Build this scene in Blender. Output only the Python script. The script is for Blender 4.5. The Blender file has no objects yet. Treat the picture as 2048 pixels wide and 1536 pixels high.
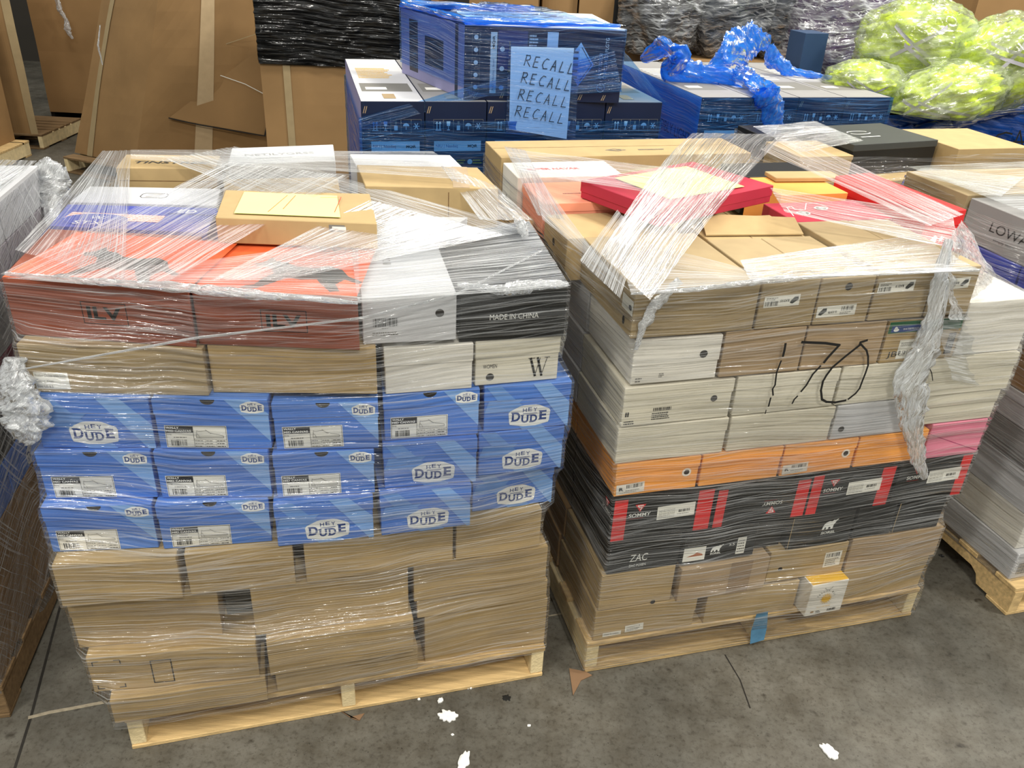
import bpy, math, random
from mathutils import Vector, Matrix, noise
random.seed(7)
C = bpy.context.scene.collection
S = bpy.context.scene
# ------------------------------------------------------------------ camera
F_PX, PITCH, ROLL, CH = 1686.0, 0.500, 0.051, 2.10
cp, sp = math.cos(PITCH), math.sin(PITCH); cr, sr = math.cos(ROLL), math.sin(ROLL)
FW = Vector((0, cp, -sp)); RT0 = Vector((1, 0, 0)); UP0 = Vector((0, sp, cp))
RT = cr*RT0 + sr*UP0; UP = -sr*RT0 + cr*UP0
CO = Vector((0, 0, CH))
cam = bpy.data.cameras.new('camera'); cam.sensor_width = 36.0; cam.lens = F_PX/2048*36.0
cam.clip_start = .05; cam.clip_end = 60
camo = bpy.data.objects.new('camera', cam); C.objects.link(camo)
camo.matrix_world = Matrix(((RT.x, UP.x, -FW.x, 0), (RT.y, UP.y, -FW.y, 0), (RT.z, UP.z, -FW.z, CH), (0, 0, 0, 1)))
S.camera = camo
# ------------------------------------------------------------------ world, lights, exposure
S.view_settings.view_transform = 'Standard'; S.view_settings.look = 'None'
S.view_settings.exposure = 0.05; S.view_settings.gamma = 1.0; S.view_settings.use_curve_mapping = False
w = bpy.data.worlds.new('World'); S.world = w; w.use_nodes = True
w.node_tree.nodes['Background'].inputs[0].default_value = (.97, .98, .93, 1)
w.node_tree.nodes['Background'].inputs[1].default_value = .46
def area(name, loc, tgt, sx, sy, power, col=(1, .96, .88)):
    l = bpy.data.lights.new(name, 'AREA'); l.shape = 'RECTANGLE'; l.size = sx; l.size_y = sy; l.energy = power; l.color = col
    o = bpy.data.objects.new(name, l); C.objects.link(o); o.location = loc
    o.rotation_euler = (Vector(tgt)-Vector(loc)).to_track_quat('-Z', 'Y').to_euler()
    return o
# high-bay fixtures of the warehouse: rows behind and beside the loads; those behind the camera are added front fill
for i, (x, y, p) in enumerate(((3.0, 4.4, 290), (-1.6, 4.6, 95), (.6, 7.6, 110), (-4.2, 7.6, 80), (4.6, 8.2, 80), (-4.5, 11, 70), (5.0, 1.2, 330), (-2.8, -1.6, 250), (1.2, -2.6, 360))):
    area('high_bay_and_fill', (x, y, 6.2), (x*.95, y-.3, 0), 1.5, .5, p)
# ------------------------------------------------------------------ frames of reference
A0, AY = (-1.007, 1.587), .286
B0, BY = (.277, 1.942), .280
C0, CY = (1.81, 2.30), .29
D0, DY = (-1.41, 1.66), .20
def W(fr, u, v, z=0.0):
    (x, y), a = fr
    return Vector((x+u*math.cos(a)-v*math.sin(a), y+u*math.sin(a)+v*math.cos(a), z))
FA, FB, FC, FD = (A0, AY), (B0, BY), (C0, CY), (D0, DY)
def ray(px): return FW + (px[0]-1024)/F_PX*RT - (px[1]-768)/F_PX*UP
def atz(px, z): d = ray(px); return CO + d*((z-CH)/d.z)
def aty(px, y): d = ray(px); return CO + d*(y/d.y)
def onv(fr, px, v=0):
    (x, y), a = fr; n = Vector((-math.sin(a), math.cos(a), 0)); d = ray(px)
    return CO + d*((v-(CO-Vector((x, y, 0))).dot(n))/d.dot(n))
def loc_in(fr, p):
    (x, y), a = fr; dx, dy = p.x-x, p.y-y
    return (dx*math.cos(a)+dy*math.sin(a), -dx*math.sin(a)+dy*math.cos(a), p.z)
# ------------------------------------------------------------------ materials
def s2l(c):
    return tuple(((v/255)/12.92 if v/255 <= .04045 else ((v/255+.055)/1.055)**2.4) for v in c)+(1,)
MATS = {}
def mat(name, rgb, rough=.6, var=.08, scale=9.0, metal=0, spec=.3, bump=0.0, stretch=(1, 1, 1)):
    if name in MATS: return MATS[name]
    m = bpy.data.materials.new(name); m.use_nodes = True; n = m.node_tree.nodes; L = m.node_tree.links
    b = n['Principled BSDF']; b.inputs['Roughness'].default_value = rough; b.inputs['Metallic'].default_value = metal
    b.inputs['Specular IOR Level'].default_value = spec
    c = s2l(rgb)
    tc = n.new('ShaderNodeTexCoord'); mp = n.new('ShaderNodeMapping'); mp.inputs['Scale'].default_value = stretch
    nz = n.new('ShaderNodeTexNoise'); nz.inputs['Scale'].default_value = scale; nz.inputs['Detail'].default_value = 5
    rp = n.new('ShaderNodeValToRGB')
    rp.color_ramp.elements[0].position = .3; rp.color_ramp.elements[1].position = .7
    rp.color_ramp.elements[0].color = tuple(x*(1-var) for x in c[:3])+(1,)
    rp.color_ramp.elements[1].color = tuple(min(1, x*(1+var)) for x in c[:3])+(1,)
    L.new(tc.outputs['Object'], mp.inputs[0]); L.new(mp.outputs[0], nz.inputs['Vector']); L.new(nz.outputs['Fac'], rp.inputs[0]); L.new(rp.outputs[0], b.inputs['Base Color'])
    if bump:
        bp = n.new('ShaderNodeBump'); bp.inputs['Strength'].default_value = bump; bp.inputs['Distance'].default_value = .01
        n2 = n.new('ShaderNodeTexNoise'); n2.inputs['Scale'].default_value = scale*6; n2.inputs['Detail'].default_value = 6
        L.new(mp.outputs[0], n2.inputs['Vector']); L.new(n2.outputs['Fac'], bp.inputs['Height']); L.new(bp.outputs[0], b.inputs['Normal'])
    MATS[name] = m; return m
def film(name, tint, lo, hi, sx=1.3, sy=80.0, bump=.6, white=(240, 243, 245), rough=.16, skew=.10, gloss=.35, base=.04, thin=.5, fine=3.2, thr=.55):
    """stretch film: see-through, with whitish streaks and glossy creases (UV in metres, u along the pull)"""
    m = bpy.data.materials.new(name); m.use_nodes = True; n = m.node_tree.nodes; L = m.node_tree.links
    n.remove(n['Principled BSDF']); out = n['Material Output']
    uv = n.new('ShaderNodeUVMap'); uv.uv_map = 'UVMap'
    wn = n.new('ShaderNodeTexNoise'); wn.inputs['Scale'].default_value = 1.7; wn.inputs['Detail'].default_value = 1.5; L.new(uv.outputs[0], wn.inputs['Vector'])
    sc = n.new('ShaderNodeVectorMath'); sc.operation = 'SCALE'; sc.inputs['Scale'].default_value = .10; L.new(wn.outputs['Color'], sc.inputs[0])
    ad = n.new('ShaderNodeVectorMath'); ad.operation = 'ADD'; L.new(uv.outputs[0], ad.inputs[0]); L.new(sc.outputs[0], ad.inputs[1])
    def streak(ang, sx, sy, det, off):
        mr = n.new('ShaderNodeMapping'); mr.inputs['Rotation'].default_value = (0, 0, ang); mr.inputs['Location'].default_value = (off, off*.7, 0); L.new(ad.outputs[0], mr.inputs[0])
        mp = n.new('ShaderNodeMapping'); mp.inputs['Scale'].default_value = (sx, sy, 1); L.new(mr.outputs[0], mp.inputs[0])
        t = n.new('ShaderNodeTexNoise'); t.inputs['Scale'].default_value = 1; t.inputs['Detail'].default_value = det; t.inputs['Roughness'].default_value = .6; L.new(mp.outputs[0], t.inputs['Vector']); return t
    def ramp(src, a, b, lo_, hi_):
        r = n.new('ShaderNodeMapRange'); r.inputs[1].default_value = a; r.inputs[2].default_value = b; r.inputs[3].default_value = lo_; r.inputs[4].default_value = hi_; L.new(src, r.inputs[0]); return r.outputs[0]
    def ma(op, a, b, cl=False):
        x = n.new('ShaderNodeMath'); x.operation = op; x.use_clamp = cl
        for i, v in enumerate((a, b)):
            if isinstance(v, (int, float)): x.inputs[i].default_value = v
            else: L.new(v, x.inputs[i])
        return x.outputs[0]
    n1 = streak(skew, sx, sy, 4, 0); n2 = streak(skew*.4, sx*1.6, sy*fine, 3, 3.1); n3 = streak(-skew*1.3, sx*1.8, sy*fine*.8, 3, 7.7)
    pt = n.new('ShaderNodeTexNoise'); pt.inputs['Scale'].default_value = 2.6; pt.inputs['Detail'].default_value = 2; L.new(uv.outputs[0], pt.inputs['Vector'])
    pv = ramp(pt.outputs['Fac'], .32, .68, .25, 1.25)
    broad = ramp(n1.outputs['Fac'], .42, .78, lo, hi)
    t1 = ramp(n2.outputs['Fac'], thr, thr+.14, 0, thin); t2 = ramp(n3.outputs['Fac'], thr+.02, thr+.15, 0, thin*.8)
    op = ma('ADD', ma('MULTIPLY', broad, 1.0), ma('MULTIPLY', ma('MAXIMUM', t1, t2), pv), True)
    hgt = ma('ADD', n1.outputs['Fac'], ma('MULTIPLY', n2.outputs['Fac'], .45))
    bp = n.new('ShaderNodeBump'); bp.inputs['Strength'].default_value = bump; bp.inputs['Distance'].default_value = .008; L.new(hgt, bp.inputs['Height'])
    tr = n.new('ShaderNodeBsdfTransparent'); tr.inputs[0].default_value = s2l(tint)
    df = n.new('ShaderNodeBsdfDiffuse'); df.inputs[0].default_value = s2l(white)
    tl = n.new('ShaderNodeBsdfTranslucent'); tl.inputs[0].default_value = s2l(white)
    md = n.new('ShaderNodeMixShader'); md.inputs[0].default_value = .4; L.new(df.outputs[0], md.inputs[1]); L.new(tl.outputs[0], md.inputs[2])
    gl = n.new('ShaderNodeBsdfGlossy'); gl.inputs['Roughness'].default_value = rough; gl.inputs[0].default_value = (1, 1, 1, 1); L.new(bp.outputs[0], gl.inputs['Normal'])
    m1 = n.new('ShaderNodeMixShader'); L.new(op, m1.inputs[0]); L.new(tr.outputs[0], m1.inputs[1]); L.new(md.outputs[0], m1.inputs[2])
    fr = n.new('ShaderNodeFresnel'); fr.inputs['IOR'].default_value = 1.45; L.new(bp.outputs[0], fr.inputs['Normal'])
    fm = n.new('ShaderNodeMath'); fm.operation = 'MULTIPLY_ADD'; fm.use_clamp = True; fm.inputs[1].default_value = gloss; fm.inputs[2].default_value = base; L.new(fr.outputs[0], fm.inputs[0])
    gm = ma('MULTIPLY', fm.outputs[0], ramp(n2.outputs['Fac'], .44, .62, .12, 1.5), True)
    m2 = n.new('ShaderNodeMixShader'); L.new(gm, m2.inputs[0]); L.new(m1.outputs[0], m2.inputs[1]); L.new(gl.outputs[0], m2.inputs[2])
    L.new(m2.outputs[0], out.inputs['Surface'])
    MATS[name] = m; return m
KR = mat('kraft_card', (178, 153, 109), .75, .06, 14)
KR2 = mat('kraft_card_grey', (166, 146, 110), .75, .06, 14)
KR3 = mat('kraft_card_pink', (172, 148, 116), .75, .05, 14)
KRD = mat('kraft_card_brown', (150, 118, 78), .8, .10, 3)
KRE = mat('kraft_edge', (112, 84, 54), .9, .2, 60)
WH = mat('white_card', (226, 222, 212), .55, .03, 8)
WH2 = mat('cool_white_card', (200, 200, 202), .55, .03, 8)
WH3 = mat('off_white_card', (216, 210, 192), .55, .03, 8)
GY = mat('grey_card', (148, 146, 144), .5, .04, 8)
BL = mat('shoebox_blue', (82, 128, 208), .45, .05, 8)
BL2 = mat('shoebox_light_blue', (130, 172, 226), .45, .04, 8)
BLD = mat('shoebox_pale_blue', (108, 152, 214), .45, .04, 8)
NV = mat('logo_navy', (40, 66, 128), .5, .02)
OR = mat('box_orange', (244, 170, 86), .5, .04)
OR2 = mat('box_deep_orange', (226, 104, 58), .5, .05)
RB = mat('box_rust', (142, 78, 58), .5, .06)
BK = mat('black_card', (34, 34, 33), .38, .08)
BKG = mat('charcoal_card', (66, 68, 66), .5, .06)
RD = mat('box_red', (214, 48, 48), .45, .05)
CR = mat('box_crimson', (178, 46, 68), .5, .05)
PK = mat('box_pink', (222, 134, 156), .55, .04)
SP = mat('box_salmon', (240, 156, 126), .5, .04)
MG = mat('box_magenta', (150, 24, 92), .5, .05)
PB = mat('box_violet_blue', (66, 78, 170), .5, .05)
NB = mat('scooter_navy', (22, 34, 62), .4, .10, 6)
INK = mat('print_black', (30, 29, 28), .5, .02)
INKG = mat('print_grey', (120, 118, 112), .6, .02)
WPR = mat('print_white', (236, 236, 230), .5, .02)
YPR = mat('print_yellow', (224, 178, 50), .5, .02)
GPR = mat('print_green', (40, 92, 60), .5, .03)
PAP = mat('label_paper', (232, 230, 220), .6, .02)
YNP = mat('yellow_note_paper', (228, 236, 150), .7, .02)
BPP = mat('sheet_paper', (226, 236, 240), .7, .02)
TAPE = mat('parcel_tape', (150, 126, 98), .25, .04, 20, spec=.6)
TAPEC = mat('clear_tape', (196, 172, 136), .18, .05, 20, spec=.7)
WOOD = mat('pallet_wood', (204, 174, 122), .8, .25, 5, bump=.3, stretch=(1, 14, 14))
WOOD2 = mat('pallet_wood_end', (226, 206, 160), .85, .15, 22, bump=.3)
WOOD3 = mat('old_pallet_wood', (122, 98, 68), .85, .25, 5, bump=.3, stretch=(1, 12, 12))
HOLE = mat('hole_dark', (44, 40, 36), .9, .05)
FILM = film('clear_stretch_film', (251, 251, 250), .0, .13, .9, 55, 1.0, thin=.44, thr=.53, gloss=.9, base=.06, rough=.13, skew=.06)
FILMB = film('clear_stretch_film_band', (246, 247, 248), .05, .34, 1.4, 55, 1.0, skew=0.02, gloss=.5, base=.05, thin=.75, fine=3.6, thr=.50, rough=.22)
FILMC = film('crumpled_stretch_film', (246, 247, 248), .22, .75, 40, 40, 1.0, skew=.4, gloss=.8, base=.12, rough=.12, thin=.7, fine=2.2, thr=.5)
FBLUEL = film('light_blue_stretch_film', (188, 214, 248), .02, .16, 1.3, 55, .9, white=(120, 176, 244), gloss=.6, base=.04, thin=.5)
FBLUE = film('blue_stretch_film', (150, 196, 242), .04, .24, 1.3, 55, .8, white=(80, 162, 244), gloss=.6, base=.05, thin=.55)
FBLUEC = film('crumpled_blue_film', (110, 176, 244), .35, .8, 20, 30, .8, white=(64, 158, 250), skew=.3, gloss=.5, base=.05, rough=.16, thin=.3, fine=2)
FDARK = film('dark_bundle_film', (230, 231, 233), .04, .5, 9, 30, 1.0, skew=.5, gloss=1.0, base=.16, rough=.08, thin=.9, fine=2.4, thr=.52)
# ------------------------------------------------------------------ mesh helpers
class MB:
    def __init__(s): s.v = []; s.f = []; s.m = []; s.mats = []; s.uv = None
    def mi(s, m):
        if m not in s.mats: s.mats.append(m)
        return s.mats.index(m)
    def add(s, vs, fs, m):
        k = len(s.v); s.v += [Vector(p) for p in vs]; i = s.mi(m)
        for f in fs: s.f.append([k+j for j in f]); s.m.append(i)
    def prism(s, base, z0, z1, m, dz=None):
        n = len(base); vs = [(p[0], p[1], z0) for p in base]+[(p[0], p[1], z1) for p in base]
        fs = [list(range(n))[::-1], list(range(n, 2*n))]+[[i, (i+1) % n, n+(i+1) % n, n+i] for i in range(n)]
        s.add(vs, fs, m)
    def hexa(s, P, m): s.add(P, [[3, 2, 1, 0], [4, 5, 6, 7], [0, 1, 5, 4], [1, 2, 6, 5], [2, 3, 7, 6], [3, 0, 4, 7]], m)
    def box(s, a, b, m):
        x0, y0, z0 = a; x1, y1, z1 = b
        s.hexa([(x0, y0, z0), (x1, y0, z0), (x1, y1, z0), (x0, y1, z0), (x0, y0, z1), (x1, y0, z1), (x1, y1, z1), (x0, y1, z1)], m)
    def obj(s, name, parent=None, loc=None, smooth=False, bevel=0):
        o0 = Vector(loc) if loc is not None else (Vector(parent.location) if parent else Vector((0, 0, 0)))
        me = bpy.data.meshes.new(name); me.from_pydata([tuple(v-o0) for v in s.v], [], s.f)
        for m in s.mats: me.materials.append(m)
        me.polygons.foreach_set('material_index', s.m)
        if smooth: me.polygons.foreach_set('use_smooth', [True]*len(me.polygons))
        if s.uv:
            ul = me.uv_layers.new(name='UVMap')
            for lp in me.loops: ul.data[lp.index].uv = s.uv[lp.vertex_index]
        me.update(); o = bpy.data.objects.new(name, me); C.objects.link(o)
        if parent: o.parent = parent
        else: o.location = o0
        if bevel:
            b = o.modifiers.new('bevel', 'BEVEL'); b.width = bevel; b.segments = 1; b.limit_method = 'ANGLE'; b.angle_limit = 1.0
        return o
def tag(o, label=None, cat=None, group=None, kind=None):
    if label: o['label'] = label
    if cat: o['category'] = cat
    if group: o['group'] = group
    if kind: o['kind'] = kind
    return o
def empty(name, loc, label, cat, group=None):
    o = bpy.data.objects.new(name, None); o.empty_display_size = .05; C.objects.link(o); o.location = loc
    return tag(o, label, cat, group)
_tc = {}
def text_geo(t, bold=0.0):
    k = (t, bold)
    if not t.strip(): return [(0, 0)], [], 1
    if k in _tc: return _tc[k]
    cu = bpy.data.curves.new('t', 'FONT'); cu.body = t; cu.offset = bold; cu.resolution_u = 3
    o = bpy.data.objects.new('t', cu); me = bpy.data.meshes.new_from_object(o)
    vs = [(v.co.x, v.co.y) for v in me.vertices]; fs = [list(p.vertices) for p in me.polygons]
    x0 = min(v[0] for v in vs); x1 = max(v[0] for v in vs); y0 = min(v[1] for v in vs); y1 = max(v[1] for v in vs)
    vs = [((v[0]-x0)/(x1-x0), (v[1]-y0)/(y1-y0)) for v in vs]; _tc[k] = (vs, fs, (x1-x0)/(y1-y0))
    bpy.data.objects.remove(o); bpy.data.curves.remove(cu); bpy.data.meshes.remove(me)
    return _tc[k]
def clip(poly, w, h):
    def cut(P, f, g):
        out = []
        for i in range(len(P)):
            a, b = P[i], P[(i+1) % len(P)]; fa, fb = f(a), f(b)
            if fa >= 0: out.append(a)
            if (fa >= 0) != (fb >= 0): t = fa/(fa-fb); out.append((a[0]+(b[0]-a[0])*t, a[1]+(b[1]-a[1])*t))
        return out
    for f in (lambda p: p[0], lambda p: w-p[0], lambda p: p[1], lambda p: h-p[1]):
        if len(poly) < 3: return []
        poly = cut(poly, f, None)
    return poly
class Fr:
    """a flat face in the world: origin, x and y directions, outward normal, size"""
    def __init__(s, o, ex, ey, w, h): s.o = Vector(o); s.ex = Vector(ex).normalized(); s.ey = Vector(ey).normalized(); s.n = s.ex.cross(s.ey).normalized(); s.w = w; s.h = h
    def p(s, x, y, d=0.0): return s.o+s.ex*x+s.ey*y+s.n*d
    def sub(s, x, y, w, h, rot=0):
        ex = s.ex*math.cos(rot)+s.ey*math.sin(rot); ey = -s.ex*math.sin(rot)+s.ey*math.cos(rot)
        return Fr(s.p(x, y), ex, ey, w, h)
class Pr(MB):
    """prints on a face: flat shapes, each laid a hair above the one before"""
    def __init__(s, fr, d=.0006, layer=.00025): super().__init__(); s.fr = fr; s.d = d; s.layer = layer
    def poly(s, P, m, th=0):
        if len(P) < 3: return s
        a = sum(P[i][0]*P[(i+1) % len(P)][1]-P[(i+1) % len(P)][0]*P[i][1] for i in range(len(P)))
        if a < 0: P = P[::-1]
        s.add([s.fr.p(x, y, s.d) for x, y in P], [list(range(len(P)))], m); s.d += s.layer; return s
    def rect(s, x, y, w, h, m): return s.poly([(x, y), (x+w, y), (x+w, y+h), (x, y+h)], m)
    def frame(s, x, y, w, h, t, m):
        d = s.d
        for r in ((x, y, w, t), (x, y+h-t, w, t), (x, y, t, h), (x+w-t, y, t, h)): s.d = d; s.rect(*r, m)
        return s
    def disc(s, x, y, r, m, n=16, ry=None, a0=0, a1=6.2832):
        ry = ry or r; return s.poly([(x+r*math.cos(a0+(a1-a0)*i/n), y+ry*math.sin(a0+(a1-a0)*i/n)) for i in range(n+(0 if a1-a0 > 6.2 else 1))], m)
    def line(s, pts, w, m):
        d = s.d; vs = []; fs = []
        for (a, b) in zip(pts, pts[1:]):
            dx, dy = b[0]-a[0], b[1]-a[1]; l = math.hypot(dx, dy) or 1e-6; nx, ny = -dy/l*w/2, dx/l*w/2; ex, ey = dx/l*w*.4, dy/l*w*.4
            k = len(vs); vs += [s.fr.p(x, y, d) for x, y in ((a[0]-ex-nx, a[1]-ey-ny), (b[0]+ex-nx, b[1]+ey-ny), (b[0]+ex+nx, b[1]+ey+ny), (a[0]-ex+nx, a[1]-ey+ny))]; fs.append([k, k+1, k+2, k+3]); d += .00002
        s.add(vs, fs, m); s.d = d+s.layer; return s
    def text(s, t, x, y, h, m, w=None, bold=0.0, shear=0, rot=0, warp=None, anchor='l'):
        vs, fs, asp = text_geo(t, bold); w = w or h*asp
        if anchor == 'c': x -= w/2*math.cos(rot); y -= w/2*math.sin(rot)
        out = []
        for a, b in vs:
            if warp: a, b = warp(a, b)
            px, py = a*w+b*h*shear, b*h
            out.append(s.fr.p(x+px*math.cos(rot)-py*math.sin(rot), y+px*math.sin(rot)+py*math.cos(rot), s.d))
        s.add(out, fs, m); s.d += s.layer; return s
    def barcode(s, x, y, w, h, m, n=22, seed=1):
        r = random.Random(seed); d = s.d; ws = [r.choice((1, 1, 2, 3)) for _ in range(2*n)]; t = sum(ws); cx = x
        for i, k in enumerate(ws):
            if i % 2 == 0: s.d = d; s.rect(cx, y, w*k/t, h, m)
            cx += w*k/t
        return s
    def tiny(s, x, y, w, h, m, rows=3, seed=1):
        """rows of unreadably small print"""
        r = random.Random(seed); d = s.d; rh = h/rows
        for i in range(rows):
            cx = x; yy = y+h-(i+.8)*rh
            while cx < x+w*r.uniform(.7, 1):
                k = r.uniform(.002, .007); s.d = d; s.rect(cx, yy, min(k, x+w-cx), rh*.5, m); cx += k+.0012
        return s
# ------------------------------------------------------------------ boxes
STK = {}; BOXES = []
class Box:
    def __init__(s, name, label, fr, Q, z0, z1, m, lid=0, lidm=None, group=None, stack=None, cat='box', bev=.0018, lidgap=.0012, edges=None):
        Qw = [W(fr, *q).to_2d() for q in Q]; c = sum(Qw, Vector((0, 0)))/4
        s.kids = []; s.root = empty(name, (c.x, c.y, z0), label, cat, group); s.z0, s.z1 = z0, z1
        def inset(d):
            return [q+(c-q).normalized()*d*1.3 for q in Qw]
        s.Qb = inset(.0030 if lid else .0014); s.Ql = inset(.0006)
        g = .0006
        b = MB(); b.prism([(q.x, q.y) for q in s.Qb], z0+g, z1-g-(.003 if lid else 0), m); s.mb = {'body': b}; s.bev = bev; BOXES.append(s)
        s.lid = lid
        if lid:
            l = MB(); l.prism([(q.x, q.y) for q in s.Ql], z1-lid, z1-g, lidm or m); s.mb['lid'] = l
        if stack: STK.setdefault(stack, []).append(([q.copy() for q in Qw], z0, z1))
    def face(s, k, part='body'):
        Q = s.Ql if (part == 'lid' or (k == 'T' and s.lid)) else s.Qb; FL, FR_, BR, BLc = [q.to_3d() for q in Q]
        z0, z1 = (s.z0, s.z1) if part == 'body' and not s.lid else ((s.z0, s.z1-s.lid) if part == 'body' else (s.z1-s.lid, s.z1))
        up = Vector((0, 0, 1))
        if k == 'T':
            ex = (FR_-FL).normalized(); return Fr(FL+up*(s.z1-.0006), ex, up.cross(ex), (FR_-FL).length, (BLc-FL).length)
        a, b = dict(F=(FL, FR_), L=(BLc, FL), R=(FR_, BR), K=(BR, BLc))[k]
        return Fr(a+up*z0, b-a, up, (b-a).length, z1-z0)
    def pr(s, k='F', part='body'):
        P = Pr(s.face(k, part)); P.on = 'lid' if (part == 'lid' or (k == 'T' and s.lid)) else 'body'; return P
    def put(s, name, P, label=None):
        if name in ('stripe_print', 'printing', 'top_print', 'side_print', 'flap_seam', 'card_edge'):   # ink on the card belongs to the card's own mesh
            t = s.mb[getattr(P, 'on', 'body')]; k = len(t.v); t.v += P.v
            for f, i in zip(P.f, P.m): t.f.append([k+j for j in f]); t.m.append(t.mi(P.mats[i]))
            return None
        o = P.obj(name, s.root); s.kids.append((o, getattr(P, 'on', 'body')))
        if label: o['label'] = label
        return o
def tape_strip(b, k='F', x=.5, w=.05, m=None):
    P = b.pr(k); W_ = P.fr.w; P.rect(W_*x-w/2, .001, w, P.fr.h-.002, m or TAPEC); b.put('tape', P)
def hole(b, k, part, x, y, r, ring=None):
    P = b.pr(k, part)
    if ring: P.disc(x, y, r*1.7, ring)
    P.disc(x, y, r, HOLE, 20); b.put('finger_hole', P)
def notch(b, k='F', x=.48, r=.017):
    P = b.pr(k, 'lid'); W_, H_ = P.fr.w, P.fr.h
    P.poly([(W_*x+r*math.cos(a), H_-.001+r*.8*math.sin(a)) for a in [math.pi+math.pi*i/12 for i in range(13)]], HOLE); b.put('thumb_notch', P)
def seam(b, k='T', part='body', axis='x', at=.5, w=.0022):
    P = b.pr(k, part); f = P.fr
    if axis == 'x': P.rect(.002, f.h*at-w/2, f.w-.004, w, KRE)
    else: P.rect(f.w*at-w/2, .002, w, f.h-.004, KRE)
    b.put('flap_seam', P)
# ---- shared artwork: round-cornered slab-letter emblem, product label with a shoe drawing
def emblem_mesh(fr, Wd):
    P = Pr(fr, d=.0010); H = Wd*.60
    P.poly([(-.5*Wd+.02*Wd, -.27*H), (-.46*Wd, -.38*H), (-.15*Wd, -.49*H), (.15*Wd, -.49*H), (.46*Wd, -.38*H), (.48*Wd, -.27*H), (.5*Wd, .12*H), (.47*Wd, .22*H), (.22*Wd, .42*H), (.14*Wd, .45*H), (-.14*Wd, .45*H), (-.22*Wd, .42*H), (-.47*Wd, .22*H), (-.5*Wd, .12*H)], WPR)
    d = P.d
    for i, ch in enumerate('HEY'):
        P.d = d; P.text(ch, (-.165+.125*i)*Wd, (.14+(.03 if i == 1 else 0))*H, .17*H, NV, w=.095*Wd, bold=.02)
    P.rect(-.16*Wd, .06*H, .34*Wd, .026*H, NV)
    for ch, x, y, h, wd in (('D', -.42, -.25, .42, .20), ('U', -.19, -.34, .36, .17), ('D', .02, -.34, .36, .17), ('E', .24, -.25, .42, .17)):
        P.d = d; P.text(ch, x*Wd, y*H, h*H, NV, w=wd*Wd, bold=.035)
        # slab feet
        yb, yt = y*H, (y+h)*H; t = .045*H
        for xx in ((x-.018, ) if ch != 'U' else (x-.02, x+wd-.05)):
            P.d = d+.0001; P.rect(xx*Wd, yt-t, .07*Wd, t, NV)
        if ch != 'U': P.d = d+.0001; P.rect((x-.018)*Wd, yb, .07*Wd, t, NV)
    return P
def shoe_line(P, x, y, s, m, t=.0008):
    pts = [(0, 0), (.02, .32), (.04, .62), (.10, .55), (.22, .58), (.40, .62), (.50, .44), (.66, .34), (.85, .26), (.98, .20), (1.0, .06), (.97, 0), (0, 0)]
    P.line([(x+a*s, y+b*s*.5) for a, b in pts], t, m); P.line([(x+a*s, y+b*s*.5) for a, b in ((.0, .08), (.98, .09))], t*.8, m)
    for a in (.36, .42, .48): P.line([(x+a*s, y+(.80-a)*s*.8), (x+(a+.07)*s, y+(.72-a)*s*.8+.0)], t, m)
    P.line([(x+.14*s, y), (x+.10*s, y+.12*s), (x+.04*s, y+.2*s)], t*.8, m)
def wally_label(fr, x, y, seed, colour='Grey', rot=0.0):
    w_, h_ = .125, .054; f_ = fr.sub(x, y, w_, h_, rot); f_.ex *= 1.16; f_.ey *= 1.16; P = Pr(f_, d=.0012)
    P.rect(0, 0, w_, h_, PAP); P.frame(.0015, .0015, w_-.003, h_-.003, .0008, INK)
    P.rect(.0015, .0365, .055, .016, INK); d = P.d
    P.text('WALLY', .003, .046, .0052, WPR, w=.026, bold=.03); P.d = d; P.text('MID CANVAS', .003, .0385, .0052, WPR, w=.05, bold=.03)
    P.d = d; P.text(colour, .003, .030, .0045, INK); P.d = d; P.tiny(.016, .0235, .026, .004, INKG, 1, seed)
    P.d = d; P.barcode(.010, .005, .032, .015, INK, 14, seed)
    P.d = d; P.rect(.0565, .0015, .0007, .051, INK); P.d = d; P.rect(.0565, .021, .067, .0007, INK)
    for k in (1, 2): P.d = d; P.rect(.0565, .021-k*.0068, .067, .0004, INKG); P.d = d; P.rect(.0565+k*.0223, .0015, .0004, .0195, INKG)
    for i in range(3):
        for j in range(3): P.d = d; P.tiny(.0585+i*.0223, .016-j*.0068, .017, .0032, INK if i == 2 else INKG, 1, seed*9+i*3+j)
    P.d = d; shoe_line(P, .062, .025, .056, INKG)
    return P
def blue_stripes(b, kind):
    for part in ('body', 'lid'):
        P = b.pr('F', part); w_, h_ = P.fr.w, P.fr.h; H = b.z1-b.z0; off = 0 if part == 'body' else -(H-b.lid)
        bands = ((.62, .22, 1.05, BL2),) if kind == 'L' else ((.02, .17, .9, BLD), (.55, .20, .9, BL2))
        for x, bw, slope, m in bands:
            top = H+off; bot = off
            P.poly(clip([(w_*x, top), (w_*(x+bw), top), (w_*(x+bw)+slope*H, bot), (w_*x+slope*H*.8, bot)], w_, h_), m)
        if kind == 'G' and part == 'body': P.poly(clip([(w_*.05, h_), (w_*.45, h_), (w_*.30, h_*.62), (w_*.0, h_*.62)], w_, h_), BLD)
        b.put('stripe_print', P)
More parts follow.
